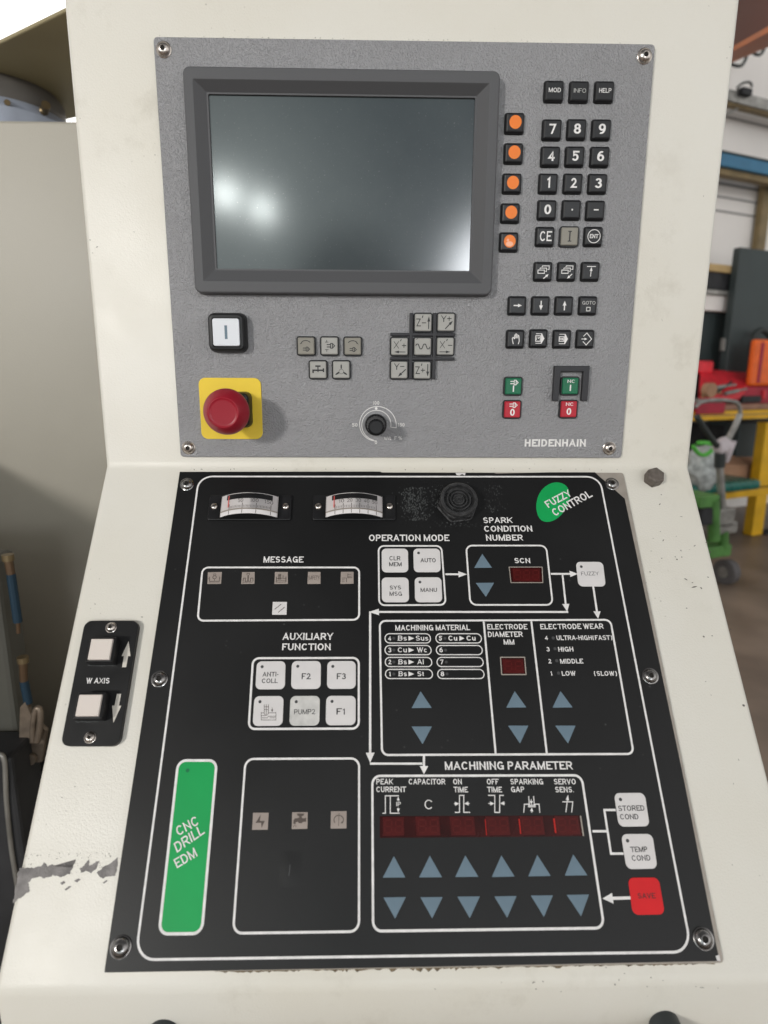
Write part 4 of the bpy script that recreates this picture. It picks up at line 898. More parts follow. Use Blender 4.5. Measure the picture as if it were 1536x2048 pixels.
icon(l6, [(1109, 341), (1195, 341), (1193, 432), (1107, 434)], 'indicator with a water tap', [('f', [(.3, .92), (.78, .92), (.72, .78), (.62, .76), (.62, .68), (.72, .62), (.9, .66), (.9, .42), (.72, .42), (.62, .34), (.46, .34), (.36, .44), (.24, .4), (.24, .3), (.1, .3), (.1, .52), (.2, .64), (.36, .64), (.46, .7), (.46, .76), (.36, .78)]), (.0003, [(.2, .26), (.08, .12)]), (.0003, [(.24, .24), (.27, .12)])])
icon(l6, [(1322, 336), (1408, 335), (1407, 430), (1320, 431)], 'indicator with a circular arrow across a line', [(.0005, [(.5 + .3 * math.cos(math.radians(a)), .5 + .26 * math.sin(math.radians(a))) for a in range(-50, 235, 15)]), (.0003, [(.52, .9), (.5, .14)]), ('f', [(.62, .3), (.78, .3), (.74, .42)])])

# two curved edgewise meters
lm = lambda x, y: (390 + x / 3.746, 960 + y / 3.746)
def meter(x0, first, label):
    p = reg([L(*lm(x0, 112), .002), L(*lm(x0 + 622, 112), .002), L(*lm(x0 + 614, 299), .002), L(*lm(x0 - 2, 299), .002)])
    me = slab('panel_meter', p, .0016, 0, .0022, 'black', lp, .0006, 4); me['label'] = label
    cxm = (p[0].x + p[1].x) / 2; hw = .0228; hv = .0094
    cvm = L(*lm(x0 + 300, 188), .008).y
    R_, S0 = .036, .0045
    def cyl(a, v, dr=0.0):                   # point on the bulging scale: a across (-1..1), v along
        u = a * hw; return (cxm + u, cvm + v, S0 + math.sqrt(max(R_ ** 2 - u ** 2, 0)) - math.sqrt(R_ ** 2 - hw ** 2) + dr)
    def band(a0, a1, v0, v1, dr, n=24):
        V = [cyl(a0 + (a1 - a0) * i / n, v, dr) for v in (v0, v1) for i in range(n + 1)]
        return V, [(i, i + 1, n + 2 + i, n + 1 + i) for i in range(n)]
    V, F = band(-1, 1, -hv, hv * .96, 0); n = 24                       # body with black end walls
    sc_ = mk('meter_scale', V, F, 'scale', me, smooth=True)
    for vv in (-hv, hv * .96):
        V = [cyl(-1 + 2 * i / n, vv, 0) for i in range(n + 1)] + [(cxm + hw * (1 - 2 * i / n), cvm + vv, .001) for i in range(n + 1)]
        mk('end_wall', V, [tuple(range(len(V)))], 'black', me)
    for sgn in (-1, 1):
        V, F = box(cxm + sgn * hw - .0004, cxm + sgn * hw + .0004, cvm - hv, cvm + hv * .96, .001, S0 + .001); mk('side_wall', V, F, 'cover', me)
    V, F = band(-.78, .82, hv * .42, hv * .9, .0001); mk('dark_slot', V, F, 'black', sc_, smooth=True)
    tk = []
    def tick(a, v0, v1, w): tk.append(band(a - w, a + w, v0, v1, .00012, 1))
    nums_ = first
    for a, mj in [(-.66 + (1.44 / (nums_[2])) * i, i % nums_[3] == 0) for i in range(nums_[2] + 1)]:
        tick(a, -hv * (.55 if mj else .42), -hv * .02 if mj else -hv * .2, .010 if mj else .006)
        if mj: tick(a, -hv * .96, -hv * .62, .009)
    V, F = join(*tk); mk('scale_ticks', V, F, 'brown_print', sc_)
    V, F = band(-1, 1, -hv * .62, -hv * .5, .0004); mk('cover_rim', V, F, 'bare', me, smooth=True)
    pr = []
    for t, a in nums_[1]:
        w = .047 * len(t); V, F = text(t, (a - w, 0.0), (a + w, 0.0), (a - w, 1.0), 0)
        pr.append(([cyl(v[0], hv * (.06 + .34 * v[1]), .00014) for v in V], F))
    V, F = join(*pr); mk('scale_numbers', V, F, 'brown_print', sc_)
    V, F = band(nums_[0] - .016, nums_[0] + .016, -hv * .3, hv * .8, .0005, 2); mk('needle', V, F, 'red_needle', me)
    V, F = band(-1, 1, -hv * .6, hv * 1.0, .0014); mk('meter_cover', V, F, 'cover', me, smooth=True)
    for sx in (38, 572):
        c_ = L(*lm(x0 + sx + 2, 196), .003); V, F = lathe(c_.x, c_.y, [(.0028, .0022), (.0028, .0030), (.0024, .0036), (.0012, .0040), (.0001, .0041)], 20); s = mk('screw', V, F, 'steel', me, smooth=True)
        V, F = strip([(c_.x - .0019, c_.y - .0008), (c_.x + .0019, c_.y + .0008)], .0006, .00415); mk('slot', V, F, 'hole', s)
meter(104, (-.70, [('50', -.26), ('100', .22), ('150', .70)], 30, 10), 'curved meter scaled 50 to 150 with a red needle')
meter(884, (-.70, [('10', -.44), ('20', -.15), ('30', .15), ('40', .44), ('50', .72)], 25, 5), 'curved meter scaled 10 to 50 with a red needle')

# round buzzer nut with grooves
c = L(917, 1002, .007); rr = .0168
hx = [(c.x + rr * math.cos(a), c.y + rr * math.sin(a)) for a in [.12 + i * math.pi / 3 for i in range(6)]]
V, F = loft(hx, .004, [(-.0006, 0), (-.0006, .0012), (0, .0016), (0, .0062), (.0012, .0076), (.0030, .0080)], 4)
bzr = mk('buzzer', V, F, mat('scuffed_black_plastic', (.032, .032, .033), .42, var=(260, .9), bump=(500, .0006, 4)), lp); bzr['label'] = 'black six sided buzzer nut with concentric grooves, smeared with residue'
pr = [(.0150, .0076), (.0150, .0104), (.0143, .0112), (.0124, .0112), (.0119, .0078), (.0103, .0078), (.0096, .0104), (.0088, .0104), (.0084, .0078), (.0075, .0078), (.0070, .0102), (.0062, .0102), (.0058, .0078), (.0050, .0078), (.0045, .0100), (.0036, .0102), (.0032, .0088), (.0022, .0086), (.0018, .0070), (.0001, .0068)]
V, F = lathe(c.x, c.y, pr, 48); gr_ = mk('sound_grille', V, F, mat('worn_grille_plastic', (.036, .036, .037), .34, var=(200, .4)), bzr, smooth=True); gr_.data.set_sharp_from_angle(angle=math.radians(35))
def smear(cv, cx_, cy_, rx, ry, n, mx):
    V = []; F = []
    for i in range(n):
        x, y = cx_ + random.gauss(0, rx), cy_ + random.uniform(-ry, ry); c_ = L(*cv(x, y)); r_ = random.uniform(.00012, mx) ; a0 = random.uniform(0, 6)
        o = len(V); k_ = 6; h = .00003 + random.random() * .00003
        for j in range(k_): a = a0 + j * 2 * math.pi / k_; q_ = r_ * random.uniform(.4, 1.3); V.append((c_.x + q_ * math.cos(a), c_.y + q_ * math.sin(a) * 1.6, h))
        F.append(tuple(range(o, o + k_)))
    return V, F
V, F = join(smear(l2, 335, 225, 34, 85, 260, .0007), smear(l2, 300, 200, 16, 60, 110, .0007), smear(l2, 380, 250, 22, 50, 70, .0005)); mk('residue_smear', V, F, 'residue', lp)
V, F = join(smear(l2, 560, 215, 42, 70, 30, .0004)); V = [(x, y, h + .0113) for x, y, h in V]; mk('residue_smear', V, F, 'residue', bzr)
V, F = join(smear(l2, 735, 200, 26, 70, 90, .0005), smear(l2, 560, 330, 70, 16, 60, .0005), smear(l2, 450, 190, 16, 60, 70, .0006)); mk('residue_smear', V, F, 'residue', lp)
# dent in the film, chip of white label at the top edge, worn corners
c = L(*l6(1100, 652))
V = []; F = []
for i in range(7):
    for j in range(7):
        x, y = (i / 6 - .5), (j / 6 - .5); d_ = math.hypot(x, y); h = .00022 * max(0, 1 - (d_ / .5) ** 2) ** 1.5 * (1.0 if x < .05 else .85)
        V.append((c.x + x * .014 - .001 * h / .00022, c.y + y * .020, .00001 + h))
for i in range(6):
    for j in range(6): F.append((i * 7 + j, (i + 1) * 7 + j, (i + 1) * 7 + j + 1, i * 7 + j + 1))
mk('film_bulge', V, F, 'film', lp, smooth=True)
V, F = strip([L(*l6(x, y)) for x, y in [(1098, 628), (1096, 650), (1094, 672), (1090, 690)]], .0006, .0004); mk('crease_highlight', V, F, 'grey_print', lp)  # pale strip laid on as the highlight along the crease
V, F = poly([L(*l2(540, 66)), L(*l2(592, 66)), L(*l2(588, 80)), L(*l2(574, 72)), L(*l2(560, 80)), L(*l2(546, 78))], .0001); mk('torn_label', V, F, 'mem_white', lp)
V, F = poly([L(1431, 1912), L(1438, 1909), L(1441, 1922), L(1434, 1921)], .0001); mk('worn_corner', V, F, 'mem_white', lp)

# ------------------------------------------------------------------ axis switch plate
l7 = lambda x, y: (80 + x / 5.908, 1200 + y / 5.908)
HS = .0015
q = [L(*l7(530, 243), HS), L(*l7(1170, 243), HS), L(*l7(930, 1725), HS), L(*l7(240, 1725), HS)]
V, F = loft(q, .0055, [(0, HB), (0, HS - .0004), (.0003, HS)], 7, True, True)
cq = sum((x for x in q), Vector((0, 0))) / 4
sp = panel('switch_plate', EL, V, F, mat('black_engraved_plate', (.009, .009, .0095), .42, var=(40, .3)), (cq.x, cq.y, HB))
tag(sp, 'small black plate with two white push buttons and arrows left of the black panel', 'switch plate')
for x, y in [(830, 316), (580, 1622)]: screw(sp, L(*l7(x, y), HS + .002), .0036, 'steel', HS, .2)
def push(tl, tr, br, bl, label):
    ht = .0125; p = [L(*l7(*x), ht) for x in (tl, tr, br, bl)]; c_ = sum(p, Vector((0, 0))) / 4; w = ((p[1] - p[0]).length + (p[2] - p[3]).length) / 4; hgt = ((p[0] - p[3]).length + (p[1] - p[2]).length) / 4
    s = lambda d: [Vector((c_.x - w - d, c_.y - hgt - d)), Vector((c_.x + w + d, c_.y - hgt - d)), Vector((c_.x + w + d, c_.y + hgt + d)), Vector((c_.x - w - d, c_.y + hgt + d))]
    V, F = loft(s(.0022), .0006, [(0, HS), (0, ht - .0022), (.0004, ht - .0016), (.0014, ht - .0015), (.0016, ht - .003)], 3, False)
    o = mk('push_button', V, F, 'black', sp); o['label'] = label
    V, F = loft(s(.0006), .0006, [(0, ht - .003), (.0001, ht - .0005), (.0005, ht), (.0006, ht)], 3); cp = mk('button_cap', V, F, mat('ivory_button_plastic', (.70, .63, .58), .35), o)
push((605, 468), (845, 464), (818, 690), (575, 698), 'upper white square push button'); push((458, 1128), (717, 1122), (688, 1358), (432, 1366), 'lower white square push button')
V, F = text('W AXIS', L(*l7(542, 986), HS), L(*l7(818, 986), HS), L(*l7(552, 921), HS), HS + .0001, .02); mk('printed_caption', V, F, 'white', sp)
ivory = mat('ivory_print', (.62, .58, .52), .5)
for tail, tip in [((994, 795), (1048, 485)), ((934, 1110), (868, 1452))]:
    V, F = arrow(L(*l7(*tail), HS), L(*l7(*tip), HS), .0030, .0110 if tip[1] < 600 else .0115, .0064, HS + .0001); mk('printed_arrow', V, F, ivory, sp)
for x0, y, x1 in [(565, 778, 890), (420, 1440, 690)]:
    V, F = strip([L(*l7(x0 + (x1 - x0) * i / 8, y + random.uniform(-8, 8)), HS) for i in range(9)], .0007, HS + .0001); mk('glue_trace', V, F, 'residue', sp)
# ------------------------------------------------------------------ the workshop behind, right of the console
MT['wall'] = mat('white_wall_panel', (0.78, 0.73, 0.69), .6, var=(1.5, .05))
MT['seam'] = mat('panel_seam', (0.30, 0.28, 0.27), .7)
MT['floor'] = mat('brown_workshop_floor', (0.20, 0.15, 0.115), .42, var=(2.5, .35))
MT['rack_orange'] = mat('orange_beam_paint', (0.40, 0.10, 0.012), .5, var=(6, .15))
MT['steel_blue'] = mat('blue_beam_paint', (0.045, 0.17, 0.29), .45, var=(6, .15))
MT['olive'] = mat('brown_shelf_board', (0.22, 0.16, 0.08), .6, var=(9, .2))
MT['tan'] = mat('tan_wood', (0.48, 0.33, 0.15), .6, var=(9, .15))
MT['cab_dark'] = mat('dark_green_grey_steel', (0.042, 0.054, 0.054), .5, var=(4, .12))
MT['dark'] = mat('dark_parts_and_shade', (0.025, 0.025, 0.027), .6, var=(12, .5))  # dark parts, and the blocks laid in for shade
MT['red_box'] = mat('red_toolbox_plastic', (0.62, 0.022, 0.035), .35, var=(14, .2))
MT['red_dark'] = mat('dark_red_plastic', (0.33, 0.012, 0.03), .45, var=(14, .2))
MT['orange'] = mat('orange_plastic', (0.80, 0.13, 0.012), .4, var=(12, .15))
MT['bench_y'] = mat('yellow_bench_paint', (0.72, 0.40, 0.015), .45, var=(7, .15))
MT['wood_top'] = mat('worn_wooden_bench_top', (0.28, 0.15, 0.10), .6, var=(9, .3))
MT['card'] = mat('brown_cardboard', (0.36, 0.20, 0.12), .7, var=(9, .15))
MT['teal'] = mat('dark_green_tray', (0.012, 0.12, 0.095), .25, var=(9, .2))
MT['green_tr'] = mat('green_trolley_paint', (0.085, 0.22, 0.055), .45, var=(12, .25))
MT['grey_steel'] = mat('worn_grey_steel', (0.30, 0.29, 0.27), .4, .6, var=(15, .3))
MT['cable'] = mat('black_cable', (0.03, 0.035, 0.033), .5)
MT['bag'] = mat('cloudy_plastic_bag', (0.45, 0.47, 0.46), .3, var=(25, .35), bump=(30, .02, 3))
MT['bag_green'] = mat('green_bag_print', (0.10, 0.48, 0.06), .4)
MT['wrap'] = mat('pale_wrapping', (0.62, 0.55, 0.57), .6, bump=(40, .01, 3))
MT['tyre'] = mat('grey_wheel_rubber', (0.12, 0.11, 0.11), .6)
MT['m_grey'] = mat('beige_grey_machine_paint', (0.345, 0.32, 0.27), .36, var=(5, .06), bump=(500, .0002, 2))
MT['m_head'] = mat('yellowed_machine_paint', (0.34, 0.29, 0.17), .5, var=(5, .12))
MT['flange'] = mat('blue_grey_cast_flange', (0.33, 0.36, 0.43), .4, .2, var=(20, .15))
MT['flange_dark'] = mat('dark_cast_flange', (0.13, 0.12, 0.11), .5, .2, var=(20, .2))
MT['brass'] = mat('old_brass', (0.20, 0.15, 0.085), .4, .8)
MT['blue_grip'] = mat('blue_rubber_sleeve', (0.008, 0.028, 0.05), .55)
MT['copper'] = mat('brown_fitting', (0.12, 0.075, 0.045), .4, .6)
MT['door'] = mat('dark_olive_steel', (0.07, 0.068, 0.058), .45, var=(8, .2))
MT['latch'] = mat('tarnished_latch', (0.20, 0.16, 0.125), .4, .6, var=(60, .3))

fl = mk('floor', [(-12, -6, 0), (14, -6, 0), (14, 14, 0), (-12, 14, 0)], [(0, 1, 2, 3)], 'floor', None, origin=Vector((0, 0, 0))); fl['kind'] = 'structure'
leg_ = hit(1527, 1070, 2, 0.0)               # where the yellow bench leg meets the floor
WA = Vector((0.92, 0.39, 0)).normalized(); WN = Vector((WA.y, -WA.x, 0))
WO = leg_ - WN * 0.85                         # the wall runs behind the bench
def bw(x, y, d):                              # measured point at distance d in front of the wall -> (s, z)
    r = ray(x, y); t = ((WO - CAM).dot(WN) + d) / r.dot(WN); p = CAM + r * t - WO
    return p.dot(WA), p.z
def bp(s, d, z): return WO + WA * s + WN * d + Vector((0, 0, z - WO.z))
def bbox_(s0, s1, d0, d1, z0, z1):
    V, F = box(s0, s1, d0, d1, z0, z1); return [bp(*v) for v in V], [f[::-1] for f in F]
def soft(o, w):
    m_ = o.modifiers.new('bevel', 'BEVEL'); m_.width = w; m_.segments = 2; return o
def bg(name, x0, y0, x1, y1, d, t, m, parent=None, bev=.006):
    s0, za = bw(x0, y0, d); s1, _ = bw(x1, y0, d); _, zb = bw(x0, y1, d)
    V, F = bbox_(min(s0, s1), max(s0, s1), d - t, d, min(za, zb), max(za, zb))
    return soft(mk(name, V, F, m, parent), bev)
def root(name, loc):
    o = bpy.data.objects.new(name, None); COL.objects.link(o); o.location = loc; ABS[o.name] = Vector(loc); return o

s_l, s_r = -3.4, 6.0
wl = mk('workshop_wall', *bbox_(s_l, s_r, -.15, 0, 0, 4.5), 'wall', None); tag(wl, 'white panelled workshop wall behind the bench on the right', 'wall')
V = []; F = []
for y in (243, 376, 402, 430):
    _, z = bw(1490, y, 0.0); v, f = bbox_(s_l, s_r, -.001, .006, z - .008, z + .008); V, F = join((V, F), (v, f))
mk('panel_seam', V, F, 'seam', wl)
# orange crane beam coming forward at the top right
a = hit(1476, 110, 1, 3.2); b = hit(1556, 72, 1, 2.3); d_ = (b - a).normalized(); sd = d_.cross(Vector((0, 0, 1))).normalized()
def beam(p, q_, w, h):
    dd = (q_ - p).normalized(); s_ = dd.cross(Vector((0, 0, 1))).normalized(); u_ = s_.cross(dd)
    V = [e + s_ * (i * w) + u_ * (j * h) for e in (p, q_) for i in (-.5, .5) for j in (0, 1)]
    return V, [(0, 1, 3, 2), (4, 6, 7, 5), (0, 4, 5, 1), (2, 3, 7, 6), (0, 2, 6, 4), (1, 5, 7, 3)]
a -= d_ * 1.2; b += d_ * .8
cb = mk('crane_beam', *beam(a, b, .16, .02), 'rack_orange', None); tag(cb, 'rust orange overhead steel beam at the top right corner', 'beam')
mk('beam_web', *beam(a + Vector((0, 0, .02)), b + Vector((0, 0, .02)), .03, .34), mat('shaded_beam_paint', (0.085, 0.014, 0.002), .6), cb)  # shade on the web put into its colour, darker than the flanges
mk('beam_flange', *beam(a + Vector((0, 0, .36)), b + Vector((0, 0, .36)), .16, .02), 'rack_orange', cb)
def curve(pts, n=8):
    pts = [Vector(p) for p in pts]; o = []
    for i in range(len(pts) - 1):
        p0, p1, p2, p3 = pts[max(i - 1, 0)], pts[i], pts[i + 1], pts[min(i + 2, len(pts) - 1)]
        for k in range(n):
            t = k / n; o.append(.5 * (2 * p1 + (p2 - p0) * t + (2 * p0 - 5 * p1 + 4 * p2 - p3) * t * t + (3 * p1 - p0 - 3 * p2 + p3) * t ** 3))
    return o + [pts[-1]]
def cab_(pts, d, r, label, m='cable'):
    P = [bp(*(lambda q: (q[0], d, q[1]))(bw(x, y, d))) for x, y in pts]
    o = mk('cable', *tube(curve(P), r, 10), m, None, smooth=True); tag(o, label, 'cable'); return o
cab_([(1440, 120), (1475, 132), (1488, 125), (1500, 97), (1510, 108), (1522, 108), (1533, 90), (1556, 70)], .35, .011, 'black looped cable hanging below the orange beam')
tr = bg('cable_tray', 1440, 172, 1640, 196, .22, .12, 'grey_steel'); tag(tr, 'grey cable tray fixed along the white wall below the looped cable', 'cable tray')
bg('tray_lip', 1440, 197, 1640, 204, .20, .06, 'olive', tr); bg('junction_box', 1487, 172, 1507, 187, .26, .06, 'dark', tr)
cab_([(1474, 176), (1486, 166), (1500, 165), (1504, 174)], .28, .008, 'short grey cable arching over the junction box on the tray')
cab_([(1440, 232), (1466, 222), (1486, 208), (1506, 194)], .18, .007, 'thin grey cable slanting down from the tray', 'grey_steel')
o = bg('blue_beam', 1430, 300, 1640, 328, .30, .16, 'steel_blue'); tag(o, 'blue painted beam running along the white wall', 'beam'); bg('beam_lip', 1430, 296, 1640, 301, .31, .17, 'cab_dark', o)
o = bg('shelf_board', 1430, 332, 1640, 346, .26, .08, 'olive'); tag(o, 'brown board fixed directly under the blue beam', 'board')
o = bg('wall_post', 1532, 360, 1548, 520, .08, .06, 'olive'); tag(o, 'narrow brown upright post against the wall at the right edge', 'post')
# shelf with tan board, dark block for the shaded gap
o = bg('wall_shelf', 1400, 524, 1490, 540, .50, .5, 'tan'); tag(o, 'tan wooden shelf board with a dark block for the shaded gap under it', 'shelf')
bg('gap_shade_block', 1400, 541, 1490, 576, .48, .4, 'dark', o); bg('shelf_base', 1400, 577, 1490, 586, .5, .5, 'grey_steel', o)  # solid dark block painted in for the shade of the gap
o = bg('white_carton', 1400, 588, 1470, 620, .46, .3, 'wall'); tag(o, 'white carton below the wall shelf beside the dark cabinet', 'carton')
# tall dark cabinet on the bench line
o = bg('steel_cabinet', 1481, 494, 1700, 770, .56, .06, 'cab_dark'); tag(o, 'tall dark green grey steel cabinet behind the red toolboxes', 'cabinet')
o2 = bg('back_panel', 1380, 620, 1478, 800, .40, .3, 'cab_dark'); tag(o2, 'dark panel between the white carton and the red toolboxes', 'panel')
P = [bp(*(lambda q: (q[0], .66, q[1]))(bw(x, y, .66))) for x, y in [(1497, 790), (1499, 730), (1505, 680), (1517, 662), (1532, 664), (1550, 690)]]
o = mk('hose', *tube(curve(P), .022, 12), 'cable', None, smooth=True); tag(o, 'thick black hose arching over the orange container', 'hose')
o = bg('orange_container', 1513, 678, 1600, 772, .78, .05, 'orange', None, .02); tag(o, 'bright orange container standing behind the red toolbox', 'container'); bg('container_rib', 1524, 684, 1531, 766, .785, .01, 'red_dark', o)
o = root('desk_tool', bp(*(lambda q: (q[0], .5, q[1]))(bw(1454, 770, .5)))); tag(o, 'dark upright tool with a pale grip in front of the dark panel', 'tool')
bg('stem', 1448, 700, 1456, 790, .52, .04, 'dark', o); bg('grip', 1450, 676, 1461, 702, .53, .04, 'grey_steel', o)

# yellow work bench
be = root('work_bench', leg_); tag(be, 'yellow steel work bench with a wooden top and a lower shelf', 'work bench')
bg('bench_top', 1330, 812, 1700, 824, .85, .75, 'wood_top', be)
bg('front_rail', 1330, 825, 1700, 844, .86, .06, 'bench_y', be)
bg('rail_groove', 1330, 833, 1700, 835, .864, .004, 'wood_top', be)
bg('shelf_rail', 1330, 998, 1700, 1012, .86, .05, 'bench_y', be); bg('shelf_top', 1330, 990, 1700, 997, .85, .75, 'dark', be)
bg('leg', 1534, 845, 1556, 1068, .85, .08, 'bench_y', be); bg('foot', 1532, 1066, 1558, 1092, .86, .10, 'dark', be)
s9, _ = bw(1330, 900, .8); V, F = bbox_(s9, s9 + .08, .77, .85, 0, .75); mk('leg', V, F, 'bench_y', be)
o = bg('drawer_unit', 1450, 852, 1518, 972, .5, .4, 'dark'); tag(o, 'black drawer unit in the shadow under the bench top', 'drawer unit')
o = bg('storage_cabinet', 1480, 846, 1640, 930, .62, .3, 'cab_dark'); tag(o, 'dark grey cabinet hanging under the bench top at the right edge', 'cabinet')
# toolboxes
for i, (x0, y0, x1, y1, m_) in enumerate([(1418, 786, 1470, 778, 'grey_steel'), (1430, 794, 1462, 772, 'dark'), (1448, 796, 1492, 786, 'grey_steel'), (1405, 800, 1440, 793, 'tan')]):
    pa, pb = [bp(q[0], .9, q[1] + .03) for q in (bw(x0, y0, .9), bw(x1, y1, .9))]
    o = mk('hand_tool', *tube([pa, pa.lerp(pb, .6), pa.lerp(pb, .62), pb], [.014, .014, .008, .008], 10), m_, None)
    tag(o, ['grey steel rod lying across the open red case, nearest the tape roll', 'black handled tool crossing the rods in the open red case', 'grey steel rod at the right end of the open red case', 'tan wooden handle at the front left of the open red case'][i], 'hand tool')
tb = bg('red_toolbox', 1480, 772, 1620, 812, .76, .3, 'red_dark', None, .02); tag(tb, 'dark red toolbox with a black handle on the right of the bench', 'toolbox'); bg('handle', 1486, 792, 1524, 806, .79, .02, 'dark', tb); bg('latch', 1528, 780, 1534, 798, .775, .015, 'red_box', tb)
ll = root('open_red_case', bp(*(lambda q: (q[0], .75, q[1]))(bw(1440, 812, .75)))); tag(ll, 'open bright red case with its lid tilted back and tools inside', 'case')
p0, p1 = bw(1396, 800, .86), bw(1478, 798, .86); p2, p3 = bw(1517, 757, .55), bw(1400, 752, .55)
V = [bp(p0[0], .86, p0[1]), bp(p1[0], .86, p1[1]), bp(p2[0], .55, p2[1]), bp(p3[0], .55, p3[1])]; nn = Vector((0, 0, .05))
V += [v + nn for v in V]; mk('lid', V, [(0, 3, 2, 1), (4, 5, 6, 7), (0, 1, 5, 4), (1, 2, 6, 5), (2, 3, 7, 6), (3, 0, 4, 7)], 'red_box', ll)
bg('tray', 1396, 806, 1452, 829, .88, .2, 'red_dark', ll); bg('tool_roll', 1400, 798, 1446, 806, .88, .08, 'grey_steel', ll)
c_ = bp(*(lambda q: (q[0], .9, q[1]))(bw(1412, 780, .9)))
o = mk('tape_roll', *tube([c_, c_ + WN * .05], .05, 20), 'card', None); tag(o, 'brown tape roll lying on the open red case', 'tape roll')
o = bg('small_red_box', 1390, 721, 1430, 748, .6, .2, 'red_box', None, .02); tag(o, 'small bright red box behind the open red case', 'box')
# things on the lower shelf
o = bg('cardboard_box', 1449, 932, 1640, 990, .74, .35, 'card'); tag(o, 'brown cardboard box on the lower shelf of the yellow bench', 'box')
p0 = bw(1449, 932, .74); p1 = bw(1640, 932, .74); V = [bp(p0[0], .74, p0[1]), bp(p1[0], .74, p1[1]), bp(p1[0], .6, p1[1] + .06), bp(p0[0], .6, p0[1] + .06)]; V += [v + Vector((0, 0, .008)) for v in V]
mk('flap', V, [(0, 3, 2, 1), (4, 5, 6, 7), (0, 1, 5, 4), (1, 2, 6, 5), (2, 3, 7, 6), (3, 0, 4, 7)], 'card', o)
o = bg('green_tray', 1390, 972, 1524, 993, 1.02, .35, 'teal', None, .03); tag(o, 'glossy dark green tray in front of the cardboard box', 'tray')
# cloudy plastic bag
def blob(c_, r, m, name, parent=None, seed=0, sub=3, amp=.18):
    bm = bmesh.new(); bmesh.ops.create_icosphere(bm, subdivisions=sub, radius=1); rnd = random.Random(seed); ph = [rnd.uniform(0, 6) for _ in range(6)]
    for v in bm.verts:
        k = 1 + amp * (math.sin(v.co.x * 5 + ph[0]) * math.sin(v.co.y * 4 + ph[1]) + .6 * math.sin(v.co.z * 8 + ph[2]) * math.sin(v.co.x * 9 + ph[3]))
        v.co = Vector((v.co.x * r[0] * k, v.co.y * r[1] * k, v.co.z * r[2] * k))
    V = [v.co + c_ for v in bm.verts]; F = [tuple(v.index for v in f.verts) for f in bm.faces]; bm.free()
    return mk(name, V, F, m, parent, smooth=True)
pt = lambda x, y, d: bp(*(lambda q: (q[0], d, q[1]))(bw(x, y, d)))
o = blob(pt(1407, 935, 1.0), (.125, .10, .16), 'bag', 'plastic_bag', None, 3); tag(o, 'cloudy clear plastic bag with a green band at its neck', 'bag')
P = [pt(x, y, 1.12) for x, y in [(1386, 892), (1396, 906), (1408, 910), (1420, 904), (1428, 892), (1414, 886), (1396, 886)]]
mk('green_band', *tube(curve(P), .014, 10), 'bag_green', o, smooth=True)

# green trolley with a forked handle
wc = hit(1452, 1166, 2, 0.0); DT = (wc - WO).dot(WN)
tp = lambda x, y: bp(*(lambda q: (q[0], DT, q[1]))(bw(x, y, DT)))
tl = root('hand_trolley', wc); tag(tl, 'green hand trolley with a forked black handle and pale wrapping round its neck', 'trolley')
mk('handle_arm', *tube(curve([tp(1393, 832), tp(1412, 862), tp(1434, 892)]), .017, 10), 'cable', tl, smooth=True)
mk('handle_arm', *tube(curve([tp(1480, 828), tp(1468, 856), tp(1450, 890)]), .017, 10), 'grey_steel', tl, smooth=True)
mk('cross_grip', *tube(curve([tp(1390, 815), tp(1404, 804), tp(1440, 800), tp(1474, 806), tp(1481, 828)]), .011, 10), 'grey_steel', tl, smooth=True)
blob(tp(1445, 893), (.05, .045, .05), 'wrap', 'wrapping', tl, 5); mk('wrapping_tail', *tube([tp(1466, 882), tp(1458, 905), tp(1454, 925)], [.02, .018, .008], 8), 'wrap', tl)
mk('socket', *tube([tp(1440, 905), tp(1439, 934)], .03, 14), 'cable', tl); mk('mast', *tube([tp(1439, 934), tp(1445, 1020)], .021, 14), 'grey_steel', tl)
mk('ram', *tube([tp(1426, 1000), tp(1428, 1080)], .034, 14), 'green_tr', tl); mk('ram', *tube([tp(1446, 1062), tp(1447, 1096)], .03, 14), 'green_tr', tl)
def tbx(name, x0, y0, x1, y1, t, m):
    a, b = tp(x0, y0), tp(x1, y1); sa, sb = (a - WO).dot(WA), (b - WO).dot(WA)
    V, F = bbox_(sa, sb, DT - t, DT + .02, b.z, a.z); return soft(mk(name, V, F, m, tl), .008)
tbx('head_plate', 1398, 992, 1432, 1012, .2, 'green_tr'); tbx('bracket', 1436, 1018, 1462, 1052, .1, 'grey_steel'); tbx('chassis', 1400, 1096, 1456, 1110, .12, 'green_tr'); tbx('yoke', 1434, 1046, 1468, 1064, .1, 'grey_steel'); tbx('pump_block', 1400, 1016, 1420, 1048, .15, 'dark')
wr = (tp(1452, 1166) - tp(1452, 1120)).length / 2; cw = tp(1453, 1143)
whl = mk('wheel', *tube([cw - WA * .03, cw - WA * .026, cw + WA * .026, cw + WA * .03], [wr * .8, wr, wr, wr * .8], 28), 'tyre', tl); mk('hub', *tube([cw - WA * .034, cw + WA * .034], wr * .45, 18), 'grey_steel', whl)

